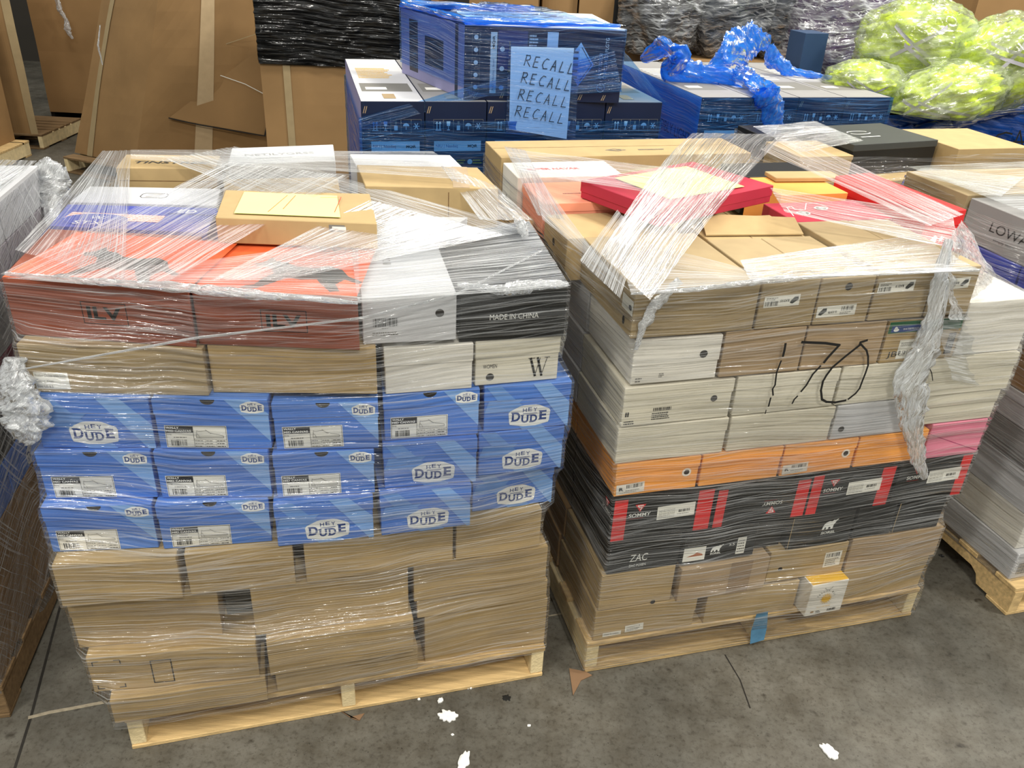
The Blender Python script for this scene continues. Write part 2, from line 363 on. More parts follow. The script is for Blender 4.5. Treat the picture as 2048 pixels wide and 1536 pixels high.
def blue_box(key, label, Q, z0, z1, kind, seed, colour='Grey', emb=.5, stack='A', frm=None, group='blue shoe boxes in three rows'):
    b = Box('shoe_box', label, frm or FA, Q, z0, z1, BL, lid=.043, lidm=BL, group=group, stack=stack)
    blue_stripes(b, kind)
    f = b.face('F'); fl = b.face('F', 'lid')
    if kind == 'L':
        notch(b); E_ = emblem_mesh(fl.sub(fl.w*.86, fl.h*.5, 0, 0), .057); E_.on = 'lid'; b.put('logo', E_, 'small white octagonal emblem with navy letters')
        P = wally_label(f, f.w*random.uniform(.06, .10), f.h*.06, seed, colour, random.uniform(-.02, .03)); b.put('label', P, 'white product label with a line drawing of a shoe')
    else:
        b.put('logo', emblem_mesh(f.sub(f.w*emb, f.h*.46, 0, 0), .113), 'white octagonal emblem with navy letters')
    return b
def quad(L, R, aL, aR, d, dR=None):
    dR = dR or d; aL, aR = math.radians(aL), math.radians(aR)
    return [L, R, (R[0]-math.sin(aR)*dR, R[1]+math.cos(aR)*dR), (L[0]-math.sin(aL)*d, L[1]+math.cos(aL)*d)]
def row(spec, d, a0, a1):
    """spec: list of (key, L, R); neighbouring side walls share a seam direction"""
    out = {}; yaw = [math.degrees(math.atan2(R[1]-L[1], R[0]-L[0])) for _, L, R in spec]
    for i, (k, L, R) in enumerate(spec):
        aL = a0 if i == 0 else (yaw[i-1]+yaw[i])/2; aR = a1 if i == len(spec)-1 else (yaw[i]+yaw[i+1])/2
        if i < len(spec)-1:
            nx = spec[i+1][1]
            if nx[0]-R[0] < .006: R = ((R[0]+nx[0])/2-.003, R[1])
        if i > 0:
            pv = spec[i-1][2]
            if L[0]-pv[0] < .006: L = ((L[0]+pv[0])/2+.003, L[1])
        out[k] = quad(L, R, aL, aR, d)
    return out
# ------------------------------------------------------------------ pallets
def pallet(fr, u0, u1, v0, v1, label, wood=WOOD, notched=False, h=.125, along='u', end_wood=WOOD2):
    c = W(fr, (u0+u1)/2, (v0+v1)/2); root = empty('wooden_pallet', (c.x, c.y, 0), label, 'pallet')
    rnd = random.Random(int((c.x+9)*100))
    def plank(name, a, b, m, z0, z1):
        P = MB(); q = [W(fr, a[0], a[1]), W(fr, b[0], a[1]), W(fr, b[0], b[1]), W(fr, a[0], b[1])]; P.prism([(p.x, p.y) for p in q], z0, z1, m); return P.obj(name, root, bevel=.002)
    n = 7; dv = (v1-v0); du = u1-u0; t = .018; e = .002
    if along == 'u':     # deck boards run along u, stringers run along v (their ends face the front)
        for i in range(n):
            bw = .09 if i not in (0, n-1) else .12; a = v0+(dv-bw)*i/(n-1); plank('deck_board', (u0, a+e), (u1, a+bw-e), wood, h-t, h)
        for i in range(3):
            a = v0+(dv-.1)*i/2; plank('bottom_board', (u0+.003, a), (u1-.003, a+.1), wood, 0, .014)
        for i in range(3):
            a = u0+.003+(du-.046)*i/2; plank('stringer', (a, v0+.004), (a+.04, v1-.004), end_wood, .0145, h-t-.0005)
    else:                # deck boards run along v, stringers along u
        for i in range(n):
            bw = .09 if i not in (0, n-1) else .12; a = u0+(du-bw)*i/(n-1); plank('deck_board', (a+e, v0), (a+bw-e, v1), wood, h-t, h)
        for i in range(3):
            a = u0+(du-.1)*i/2; plank('bottom_board', (a, v0+.003), (a+.1, v1-.003), wood, 0, .014)
        for i in range(3):
            a = v0+.003+(dv-.046)*i/2
            if not notched: plank('stringer', (u0+.004, a), (u1-.004, a+.04), wood, .0145, h-t-.0005)
            else:
                P = MB(); prof = [(u0+.004, .0145)]
    return root
# ------------------------------------------------------------------ LOAD A (left pallet in front)
pallet(FA, -.02, 1.20, -.01, 1.12, 'pale new wooden pallet under the load of blue shoe boxes', wood=WOOD)
def kb(label, Q, z0, z1, m=None, fr=FA, stack='A', lid=0, name='cardboard_box', group=None, **k):
    return Box(name, label, fr, Q, z0, z1, m or KR, lid=lid, group=group, stack=stack, **k)
G1 = 'plain kraft cartons in the lower courses of the left load'
g = dict(group=G1)
b = kb('kraft carton in the bottom course at the left corner, beside the pallet stringer end', quad((-.041, -.022), (.366, -.03), 0, 0, .4), .126, .215, **g)
b = kb('kraft carton printed with a small square frame and corner marks', quad((-.083, .018), (.352, -.026), -3, -2, .4), .2155, .345, **g)
P = b.pr(); f = P.fr
P.frame(f.w*.36, f.h*.12, .055, .085, .003, INK); P.d -= P.layer
for x, y, sx, sy in ((.03, .08, 1, 1), (.19, .08, -1, 1), (.03, .86, 1, -1), (.19, .86, -1, -1)):
    P.d = .0006; P.rect(min(f.w*x, f.w*x+sx*.016), f.h*y, .016, .0028, INK); P.rect(f.w*x-.0014, min(f.h*y, f.h*y+sy*.014), .0028, .014, INK)
b.put('printing', P)
kb('long kraft carton at bottom middle of the left load, under the overhanging one', quad((.39, -.010), (.80, -.010), 0, 0, .4), .126, .215, **g)
kb('kraft carton pushed forward in the second course, middle of the left load', quad((.378, -.028), (.786, -.026), 0, 0, .4), .2155, .345, **g)
kb('kraft carton at the bottom right corner of the left load', quad((.822, .012), (1.202, .01), 0, 0, .4), .126, .31, **g)
kb('flat kraft carton third from the floor at the right of the left load', quad((.80, .008), (1.196, .008), 0, 0, .4), .3105, .385, **g)
kb('kraft carton at right of the left load, two courses below the blue boxes', quad((.79, -.002), (1.187, .004), 0, 0, .4), .3855, .518, **g)
b = kb('lidded kraft box at the left edge, beside the dark gap in the stack', quad((-.104, .055), (.268, .024), -4, -2, .38), .3455, .518, lid=.06, **g)
kb('kraft carton right of the dark gap in the left load', quad((.352, .002), (.776, -.004), 0, 0, .4), .3455, .518, **g)
# charcoal filler box: the shade of the gap put in as a dark solid
kb('dark filler box set back in the shaded gap of the left load', quad((.275, .10), (.345, .10), 0, 0, .25), .3455, .518, m=BKG, **g)
kb('kraft carton at the left edge directly below the blue boxes', quad((-.106, .03), (.188, .0), -4, -3, .38), .5185, .654, **g)
kb('kraft carton second from left directly below the blue boxes', quad((.205, .008), (.474, -.010), -2, -1, .38), .5185, .654, **g)
kb('kraft carton below the middle blue boxes with a dark gap on its left', quad((.500, -.010), (.903, -.004), 0, 1, .38), .5185, .654, **g)
b = kb('short kraft carton below the rightmost blue boxes', quad((.910, -.004), (1.160, .006), 1, 1, .38), .5185, .654, **g)
# blue rows
R1 = row([('h11', (-.112, .080), (.146, .044)), ('h12', (.154, .036), (.426, .012)), ('h13', (.436, -.014), (.686, -.022)), ('h14', (.702, -.024), (.946, -.025)), ('h15', (.960, .028), (1.196, .032))], .32, -6, 1)
R2 = row([('h21', (-.102, .110), (.163, .064)), ('h22', (.168, .060), (.438, .010)), ('h23', (.446, .010), (.694, -.016)), ('h24', (.716, -.004), (.961, -.016)), ('h25', (.968, .004), (1.204, .002))], .32, -8, 0)
R3 = row([('h31', (-.086, .122), (.180, .070)), ('h32', (.184, .064), (.450, .014)), ('h33', (.456, .020), (.708, -.018)), ('h34', (.722, .012), (.967, .000)), ('h35', (.979, .004), (1.212, -.002))], .32, -9, -1)
HL, HR = .142, .137
pos = {1: 'bottom', 2: 'middle', 3: 'top'}; col = {1: 'far left', 2: 'second', 3: 'third', 4: 'fourth', 5: 'far right'}
kinds = {11: 'L', 12: 'L', 13: 'G', 14: 'G', 15: 'G', 21: 'L', 22: 'L', 23: 'L', 24: 'G', 25: 'G', 31: 'G', 32: 'L', 33: 'L', 34: 'L', 35: 'G'}
embx = {13: .52, 14: .52, 15: .54, 24: .53, 25: .52, 31: .48, 35: .53}
for r, RR in ((1, R1), (2, R2), (3, R3)):
    for c in range(1, 6):
        h = HL if c < 3 else HR; z0 = .655+(r-1)*h; kd = kinds[r*10+c]
        lab = 'blue shoe box with %s, %s blue row, %s column' % ('a white product label' if kd == 'L' else 'a large white emblem', pos[r], col[c])
        blue_box('', lab, RR['h%d%d' % (r, c)], z0+.0004, z0+h-.0004, kd, r*10+c, 'Black/White' if (r, c) == (1, 2) else 'Grey', embx.get(r*10+c, .5))
# kraft + white course above the blue rows
b = kb('wide kraft carton with a small white size sticker above the blue boxes', quad((-.092, .148), (.318, .052), -12, -12, .34), 1.0815, 1.208, m=KR2)
P = b.pr(); P.rect(.022, .010, .078, .044, PAP); d = P.d
for i, t in enumerate(('Product Chelsea ankle boots', 'Colour: Khaki', 'Size: US 8.5')): P.d = d; P.text(t, .025, .042-i*.0145, .0075, INKG, w=(.070, .040, .036)[i])
b.put('label', P, 'white sticker with product, colour and size')
b = kb('wide kraft carton in the course above the blue boxes, second from left', quad((.325, .068), (.709, -.012), -12, -4, .33), 1.0815, 1.208, m=KR)
seamx = b
b = kb('plain white lidded shoe box above the blue boxes, left of the WOMEN box', quad((.728, .008), (.948, .002), -2, 0, .33), 1.0665, 1.194, m=WH, lid=.05, name='shoe_box')
b = kb('white shoe box printed WOMEN with a black finger hole', quad((.954, .010), (1.176, .010), 0, 0, .33), 1.0665, 1.194, m=WH3, lid=.050, name='shoe_box')
P = b.pr(); f = P.fr; P.text('WOMEN', f.w*.09, f.h*.62, .011, INK, w=.036); 
for k, (p, q_, t) in enumerate((((.66, .86), (.72, .22), .0060), ((.72, .22), (.775, .86), .0016), ((.745, .86), (.80, .22), .0060), ((.80, .22), (.86, .86), .0016))):
    P.d = .0009; P.line([(f.w*p[0], f.h*p[1]), (f.w*q_[0], f.h*q_[1])], t, INK)
P.d = .0009; P.rect(f.w*.63, f.h*.86, .018, .0016, INK); P.d = .0009; P.rect(f.w*.83, f.h*.86, .014, .0016, INK); b.put('printing', P)
hole(b, 'F', 'body', f.w*.175, f.h*.30, .0105)
# top course
i1Q = [(-.100, .196), (.306, .056), (.318, .425), (-.068, .535)]
i2Q = [(.309, .072), (.671, -.022), (.690, .335), (.321, .422)]
DOG = [(0, .05), (.03, .12), (.10, .14), (.14, .30), (.20, .42), (.16, .55), (.10, .60), (.02, .58), (-.02, .66), (.06, .72), (.10, .84), (.16, .74), (.26, .72), (.36, .62), (.52, .60), (.66, .66), (.78, .58), (.86, .42), (1.0, .30), (.98, .24), (.84, .34), (.78, .22), (.84, .06), (.76, .04), (.66, .20), (.60, .32), (.46, .30), (.34, .34), (.26, .22), (.14, .06)]
for k, (Q, z0, z1, lab) in enumerate(((i1Q, 1.2085, 1.352, 'rust orange boot box with grey dog silhouette, left corner of the top course'), (i2Q, 1.2085, 1.345, 'orange boot box with grey dog silhouette beside the white box, top course'))):
    b = Box('shoe_box', lab, FA, Q, z0, z1, RB, group='orange boot boxes on the left load', stack='A')
    P = b.pr('T'); P.poly([(.001, .001), (P.fr.w-.001, .001), (P.fr.w-.001, P.fr.h-.02), (.001, P.fr.h-.02)], OR2)
    s_ = .27; P.poly([(.10+x*s_, .01+y*s_*.95) for x, y in DOG], BKG)
    if k: P.frame(P.fr.w-.15, P.fr.h-.075, .075, .045, .002, INK); P.text('ILV', P.fr.w-.142, P.fr.h-.068, .028, INK, w=.055, bold=.03)
    b.put('top_print', P)
    P = b.pr(); P.frame(P.fr.w*.40, P.fr.h*.30, .105, .055, .0018, INK); P.text('ILV', P.fr.w*.40+.012, P.fr.h*.30+.012, .032, INK, w=.08, bold=.03); b.put('logo', P)
b = kb('white shoe box with barcode and black finger hole between the orange and black boxes', [(.680, .008), (.903, -.004), (.922, .375), (.694, .350)], 1.2085, 1.331, m=WH2, name='shoe_box')
P = b.pr(); f = P.fr; P.barcode(f.w*.11, f.h*.36, .058, .022, INK, 26, 4); P.d = .0006; P.text('000012345678', f.w*.2, f.h*.30, .004, INKG, w=.02) if 0 else P.tiny(f.w*.2, f.h*.31, .022, .004, INKG, 1, 3)
P.d = .0006; P.tiny(f.w*.1, f.h*.17, .068, .011, INKG, 2, 8); b.put('label', P); hole(b, 'F', 'body', f.w*.82, f.h*.60, .0105)
P = b.pr('T'); d = P.d
for i, ch in enumerate(('1', 'O', 'L')): P.d = d; P.text(ch, .085, .20+i*.022, .020, INKG, w=.014, rot=math.pi/2)
b.put('top_print', P)
b = kb('black shoe box printed MADE IN CHINA at the top right corner of the load', [(.912, .010), (1.180, .000), (1.225, .50), (.940, .41)], 1.1945, 1.333, m=BK, name='shoe_box')
P = b.pr(); f = P.fr; P.text('MADE IN CHINA', f.w*.28, f.h*.40, .0145, WPR, w=f.w*.46); b.put('printing', P)
# back of the top course
b = kb('shoe box with blue and pink striped lid at the left back of the blue load', [(-.066, .548), (.330, .440), (.348, .655), (-.055, .738)], 1.205, 1.355, m=PB, name='shoe_box')
P = b.pr('T'); f = P.fr; d = P.d
P.rect(.004, f.h*.34, f.w*.62, f.h*.30, SP); P.d = d+.0002
for i in range(4): P.rect(.004, f.h*(.36+.075*i), f.w*.62, .006, WPR); P.d = d+.0002
P.d = d+.0005; P.disc(f.w*.22, f.h*.34, .085, PB, 20, .05); P.text('W/', .07, f.h*.36, .026, WPR, w=.045); P.text('STX', .045, f.h*.12, .026, WPR, w=.075)
P.rect(f.w*.62, f.h*.75, f.w*.37, f.h*.22, PB); P.text('ED', f.w*.68, f.h*.79, .030, WPR, w=.05, bold=.02); b.put('top_print', P)
b = kb('white shoe box with a thin outlined emblem on its lid, behind the striped one', [(-.050, .746), (.345, .664), (.352, .835), (-.022, .900)], 1.205, 1.36, m=WH2, lid=.03, name='shoe_box')
P = b.pr('T'); f = P.fr; P.line([(f.w*.5+x, f.h*.5+y) for x, y in ((-.03, -.012), (-.022, -.022), (.035, -.022), (.043, -.012), (.043, .012), (.035, .022), (-.022, .022), (-.03, .012), (-.03, -.012))], .002, INK)
P.line([(f.w*.5-.015, f.h*.5+.012), (f.w*.5+.028, f.h*.5+.012), (f.w*.5-.015, f.h*.5-.012), (f.w*.5+.028, f.h*.5-.012)], .0014, INKG); b.put('top_print', P)
b = kb('kraft box with slanted dark lettering along its top', [(.05, .945), (.338, .905), (.348, 1.075), (.06, 1.115)], 1.205, 1.40, m=KR)
P = b.pr('T'); P.text('TINSTREE', .03, .06, .028, INK, w=.22, bold=.02, shear=.2); b.put('top_print', P)
P = b.pr('F'); P.rect(.004, P.fr.h*.80, P.fr.w-.008, .002, KRE); b.put('flap_seam', P)
b = kb('low kraft box between the lettered kraft box and the tilted kraft carton', [(.358, .745), (.70, .745), (.705, .915), (.362, .925)], 1.205, 1.365, m=KR)
seam(b, 'T', at=.6)
b = kb('white box with grey lettering at the back of the left load', [(.372, .935), (.705, .965), (.715, 1.185), (.38, 1.155)], 1.205, 1.405, m=WH2)
P = b.pr('T'); P.text('NETILYGRSS', .06, .10, .026, INKG, w=.22, bold=.01); P.tiny(.09, .06, .12, .010, INKG, 1, 2); b.put('top_print', P)
b = kb('kraft box lid with a pale yellow note lying on it', [(.358, .362), (.752, .262), (.765, .530), (.376, .608)], 1.352, 1.420, m=KR)
P = b.pr('F'); P.rect(P.fr.w*.70, P.fr.h*.62, .04, .018, INKG); P.rect(P.fr.w*.72, P.fr.h*.68, .035, .010, PAP); b.put('label', P)
ntQ = [W(FA, *q) for q in ((.405, .382, 1.4225), (.665, .315, 1.4225), (.672, .505, 1.4225), (.428, .570, 1.4225))]
def sheet(name, pts, m, label, cat, t=.0012, strokes=None, sm=INK, sw=.004, group=None):
    P = MB(); n = (pts[1]-pts[0]).cross(pts[3]-pts[0]).normalized(); N = 6; vs = []; fs = []
    P.hexa([p for p in pts]+[p+n*t for p in pts], m)
    o = P.obj(name, loc=sum(pts, Vector((0, 0, 0)))/4); tag(o, label, cat, group)
    if strokes:
        f = Fr(pts[0]+n*t, pts[1]-pts[0], pts[3]-pts[0], (pts[1]-pts[0]).length, (pts[3]-pts[0]).length)
        f.n = n; f.ey = (n.cross(f.ex)).normalized()
        Q = Pr(f, d=.0006)
        for s in strokes: Q.line([(x*f.w, y*f.h) for x, y in s], sw, sm); 
        q = Q.obj('handwriting', o, loc=None)
    return o
sheet('paper_note', ntQ, YNP, 'pale yellow paper note on the kraft box lid of the left load', 'note', strokes=[[(.30, .1), (.36, .9)], [(.42, .25), (.44, .9)], [(.7, .85), (.9, .9), (.92, .2)]], sm=RD, sw=.0016)
b = kb('kraft carton with taped edge at the right back of the left load', [(.765, .672), (1.155, .602), (1.148, .850), (.765, .918)], 1.255, 1.402, m=KR)
tape_strip(b, 'T', .72, .05)
P = b.pr('F'); P.rect(P.fr.w*.62, P.fr.h*.1, .0022, P.fr.h*.8, KRE); b.put('flap_seam', P)
kb('white shoe box wedged behind the top white box of the left load', [(.76, .395), (.932, .425), (1.06, .592), (.83, .630)], 1.205, 1.322, m=WH2, name='shoe_box')
kb('pale grey box at the far back right of the left load', [(.765, .925), (1.11, .875), (1.10, 1.06), (.76, 1.10)], 1.205, 1.392, m=WH2)
# cartons buried inside the loads (they carry the upper courses)
def fill(fr, us, vs, zs, stack, grp, m=KR):
    for i in range(len(us)-1):
        for j in range(len(vs)-1):
            for k in range(len(zs)-1):
                Box('cardboard_box', 'kraft carton in the inner column of %s' % grp, fr, [(us[i], vs[j]), (us[i+1]-.006, vs[j]), (us[i+1]-.006, vs[j+1]-.006), (us[i], vs[j+1]-.006)], zs[k]+.0005, zs[k+1]-.0005, m, group='inner cartons of '+grp, stack=stack)
fill(FA, (.03, .40, .78, 1.17), (.50, 1.08), (.126, .50, .86, 1.2045), 'A', 'the left load')
# ------------------------------------------------------------------ LOAD B (right pallet in front)
pallet(FB, 0, 1.235, -.005, 1.33, 'wooden pallet under the load marked 170, strip of blue tape on its edge', along='u', wood=WOOD)
GB = 'kraft cartons in the lower courses of the right load'
def bb(label, u0, u1, z0, z1, m, v=0.0, d=.34, yaw=0, lid=0, name='shoe_box', group=None, **k):
    a = math.radians(yaw); du = u1-u0
    Q = [(u0, v), (u0+du*math.cos(a), v+du*math.sin(a)), (u0+du*math.cos(a)-d*math.sin(a), v+du*math.sin(a)+d*math.cos(a)), (u0-d*math.sin(a), v+d*math.cos(a))]
    return Box(name, label, FB, Q, z0+.0004, z1-.0004, m, lid=lid, group=group, stack='B', **k)
b = bb('lidded kraft box at the bottom left corner of the load marked 170', .018, .364, .126, .252, KR, lid=.06, d=.36, name='cardboard_box')
hole(b, 'F', 'lid', b.face('F').w*.55, .066, .008)
P = b.pr(); P.rect(.030, .012, .062, .016, PAP); d = P.d; P.text('MADE IN CHINA', .034, .017, .0055, INK, w=.05); b.put('label', P)
P = b.pr(); fr_ = P.fr.sub(.105, .016, .062, .028, .05); P = Pr(fr_, d=.0008); P.rect(0, 0, .062, .028, PAP); P.text('COMPANY 6 18', .005, .017, .0055, INKG, w=.045); P.tiny(.005, .004, .05, .010, INKG, 2, 6); b.put('label', P)
b = bb('kraft box right of the gap in the bottom course of the load marked 170', .398, .732, .126, .250, KR, d=.36, name='cardboard_box')
b = bb('kraft carton at the bottom right of the load marked 170', .894, 1.226, .126, .272, KR, d=.36, name='cardboard_box', lid=.05)
bb('kraft box set back behind the small white sun box', .740, .888, .126, .262, KR, v=.07, d=.28, name='cardboard_box')
# small white box pushed out of the front
b = Box('small_box', 'small white box with a yellow sun emblem, poking out of the bottom course', FB, [(.745, -.045), (.888, -.040), (.884, .062), (.741, .060)], .1262, .262, WH, stack='B')
P = b.pr('T'); P.rect(.002, .002, P.fr.w-.004, P.fr.h-.004, YPR); b.put('top_print', P)
P = b.pr(); f = P.fr; P.disc(f.w*.48, f.h*.50, .017, YPR, 18)
d = P.d
for i in range(16): a = i*math.pi/8; P.d = d; P.line([(f.w*.48+.016*math.cos(a), f.h*.5+.016*math.sin(a)), (f.w*.48+.022*math.cos(a), f.h*.5+.022*math.sin(a))], .0022, YPR)
for i, ch in enumerate('YELLOW BOX'):
    a = math.radians(160-140*i/9); P.d = d; P.text(ch, f.w*.48+.031*math.cos(a)-.003, f.h*.5+.031*math.sin(a), .0065, INK, w=.005, rot=a-math.pi/2)
P.d = d; P.text('YELLOW BOX', f.w*.26, f.h*.22, .006, YPR, w=.055); P.d = d; P.barcode(f.w*.60, f.h*.07, .034, .010, INK, 12, 3); P.d = d; P.tiny(f.w*.28, f.h*.06, .02, .012, INK, 2, 3)
P.d = d; P.disc(f.w*.18, f.h*.12, .007, KRD, 10, .004); P.d = d; P.line([(f.w*.48+.014*math.cos(a), f.h*.86+.010*math.sin(a)) for a in [math.pi+i*math.pi/8 for i in range(9)]], .0014, INKG); b.put('printing', P)
# second course
b = bb('kraft box in the second course at left corner, under the black box with white initials', .024, .266, .2525, .395, KR, name='cardboard_box')
b = bb('greyish kraft box with wide tape, pushed forward under the black boxes', .281, .588, .2525, .383, KR3, v=-.012, d=.35, name='cardboard_box'); tape_strip(b, 'F', .68, .075, TAPE)
b = bb('kraft box with finger hole and barcode sticker left of the brown taped carton', .594, .880, .2625, .388, KR, v=-.002, name='cardboard_box')
hole(b, 'F', 'body', .045, .052, .008)
P = Pr(b.face('F').sub(.205, .030, .068, .060, .03), d=.0008); P.rect(0, 0, .062, .062, PAP); d = P.d; P.barcode(.006, .040, .05, .016, INK, 20, 5); P.d = d; P.tiny(.006, .006, .048, .030, INKG, 4, 4); b.put('label', P)
b = bb('brownish carton with folded film at the right end of the second course', .888, 1.240, .2725, .396, KR3, v=-.004, name='cardboard_box')
# black boxes
b = bb('black shoe box with white capitals on its front, at the left corner', .036, .268, .3965, .522, BK, yaw=0)
P = b.pr(); f = P.fr; P.text('ZAC', f.w*.30, f.h*.30, .027, WPR, w=.056, shear=.1); P.d -= P.layer; P.text('ZAC POSEN', f.w*.30, f.h*.14, .009, WPR, w=.055); b.put('printing', P)
BEAR = [(0, 0), (.04, .30), (.10, .55), (.22, .72), (.42, .82), (.60, .78), (.70, .90), (.80, .86), (.98, .98), (1.0, .90), (.86, .74), (.84, .60), (.74, .42), (.72, 0), (.58, 0), (.56, .22), (.44, .24), (.40, 0), (.26, 0), (.27, .22), (.18, .24), (.14, 0)]
b = bb('black shoe box with a shoe picture sticker and white bear emblem', .280, .528, .390, .515, BK)
P = b.pr(); f = P.fr; d = P.d; P.rect(f.w*.01, f.h*.10, f.w*.30, f.h*.42, PAP)
P.poly([(f.w*.05, f.h*.24), (f.w*.28, f.h*.24), (f.w*.27, f.h*.29), (f.w*.19, f.h*.36), (f.w*.15, f.h*.30)], mat('shoe_print_brown', (176, 112, 84), .6, .05))
P.d = d; P.poly([(f.w*.38+x*.042, f.h*.30+y*.026) for x, y in BEAR], WPR); P.d = d; P.text('SOREL', f.w*.38, f.h*.22, .0065, WPR, w=.036, bold=.03)
P.d = d; P.text('5.5', f.w*.63, f.h*.42, .010, WPR, w=.018); P.d = d; P.rect(f.w*.74, f.h*.12, f.w*.12, f.h*.52, PAP); P.d += .0002; P.tiny(f.w*.75, f.h*.16, f.w*.10, f.h*.42, INKG, 5, 4); P.d = d; P.tiny(f.w*.05, f.h*.58, f.w*.2, .006, INKG, 1, 6); b.put('label', P)
b = bb('black shoe box set back in a shadowed gap beside the white bear box', .536, .638, .389, .512, BK, v=.03, d=.31)
b = bb('black shoe box with large white bear emblem', .646, .872, .3885, .516, BK)
P = b.pr(); f = P.fr; d = P.d; P.poly([(f.w*.50+x*.054, f.h*.50+y*.040) for x, y in BEAR], WPR); P.d = d; P.text('SOREL', f.w*.50, f.h*.36, .010, WPR, w=.052, bold=.04, shear=.15); b.put('logo', P)
P = b.pr('F'); P.rect(0, .002, .0022, P.fr.h-.004, KR); b.put('card_edge', P)
b = bb('plain black shoe box right of the large bear emblem box', .882, 1.026, .3965, .518, BK)
b = bb('plain black shoe box at the right end under the red and black boxes', 1.034, 1.212, .3965, .520, BK)
P = b.pr('F'); P.rect(0, .002, .0022, P.fr.h-.004, KR); b.put('card_edge', P)
# red and black boxes with triangular emblem
def sommy(key, label, u0, u1, flip=False, red=(0, .13, .84, 1), lab=True, z0=.5225, z1=.672, side=False, logo=True):
    b = bb(label, u0, u1, z0, z1, BK, group='black and red boot boxes in one course', name='shoe_box')
    P = b.pr(); f = P.fr; d = P.d
    for a, c_ in ((red[0], red[1]), (red[2], red[3])):
        if c_ > a: P.d = d; P.rect(f.w*a, .001, f.w*(c_-a), f.h-.002, RD)
    b.put('stripe_print', P)
    def logo_(P, cx, cy, s, fl):
        k = -1 if fl else 1; r = math.pi if fl else 0; d = P.d
        P.d = d; P.poly([(cx-.017*s*k, cy+.030*s*k), (cx+.017*s*k, cy+.030*s*k), (cx, cy+.004*s*k)], RD); P.d = d+.0003
        P.line([(cx+.008*s*k, cy+.026*s*k), (cx-.008*s*k, cy+.026*s*k), (cx-.004*s*k, cy+.019*s*k), (cx+.005*s*k, cy+.019*s*k), (cx, cy+.010*s*k)], .0028*s, WPR)
        P.d = d; P.text('SOMMY', cx-.034*s*k, cy-.014*s*k, .013*s, WPR, w=.068*s, rot=r, bold=.01, shear=.08*1)
        P.d = d; P.line([(cx-.03*s, cy-.019*s*k), (cx+.012*s, cy-.019*s*k)], .0008, RD)
    if logo:
        P = b.pr(); f = P.fr; P.d = .0010; logo_(P, f.w*(.26 if not flip else .62), f.h*(.64 if not flip else .42), 1, flip); b.put('logo', P)
    if lab:
        P = Pr(b.face('F').sub(f.w*.44, f.h*.40, .120, .046, .03), d=.0014); P.rect(0, 0, .120, .048, PAP); d = P.d
        for i in range(4):
            for j in range(3): P.d = d; P.frame(.006+i*.013, .005+j*.011, .010, .008, .0007, INKG); P.d = d; P.tiny(.008+i*.013, .007+j*.011, .006, .003, INKG, 1, i+j)
        P.d = d; P.barcode(.068, .018, .036, .010, INK, 16, 7); P.d = d; P.tiny(.064, .010, .042, .004, INKG, 1, 5); b.put('label', P)
    if side:
        P = b.pr('L'); P.d = .001; logo_(P, P.fr.w-.050, P.fr.h*.60, 1, False); b.put('logo', P)
    return b
sommy('s1', 'black boot box with red ends, triangle emblem and white size label, left corner', .034, .350, side=True)
sommy('s2', 'black boot box with its triangle emblem printed upside down', .362, .674, flip=True, lab=False, z0=.5225, z1=.663, red=(0, .10, .86, 1))
sommy('s3', 'black boot box with triangle emblem, third from the left corner', .680, .980, z0=.5225, z1=.672, red=(0, .12, .82, .98))
sommy('s4', 'black boot box at the right end of its course, behind the twisted film rope', .988, 1.256, z0=.5225, z1=.682, red=(.99, .99, .86, 1))
# orange course
def orange(label, u0, u1, ring=None, lab=False, z0=.6835, z1=.796):
    b = bb(label, u0, u1, z0, z1, OR, lid=.037, group='orange shoe boxes in one course')
    if ring is not None: hole(b, 'F', 'body', (u1-u0)*ring, .058, .0085, PAP)
    if lab:
        P = Pr(b.face('F').sub(.006, .006, .085, .034, .05), d=.0010); P.rect(0, 0, .085, .034, PAP); d = P.d; P.barcode(.030, .018, .050, .012, INK, 18, 9); P.d = d; P.text('R', .008, .012, .012, INK, w=.014, bold=.06); P.d = d; P.tiny(.028, .008, .045, .005, INKG, 1, 3); P.d = d; P.tiny(.010, .003, .06, .003, INKG, 1, 4); b.put('label', P)
    return b
orange('orange shoe box with ringed hole and white barcode sticker at the left corner', .027, .285, .84, True)
orange('plain orange shoe box between the two ringed-hole boxes', .290, .550)
orange('orange shoe box with ringed hole, third from the left corner', .555, .803, .86, True)
b = orange('orange shoe box half behind the twisted film rope', .808, 1.052)
P = b.pr('F', 'lid'); P.text('S', .21, .008, .022, WPR, w=.014); b.put('printing', P)
b = bb('pink box with a diagonal flap at the right corner', 1.058, 1.264, .6835, .812, PK)
P = b.pr(); f = P.fr; P.line([(.002, f.h*.72), (f.w-.002, f.h*.08)], .0016, MG); b.put('flap_seam', P)
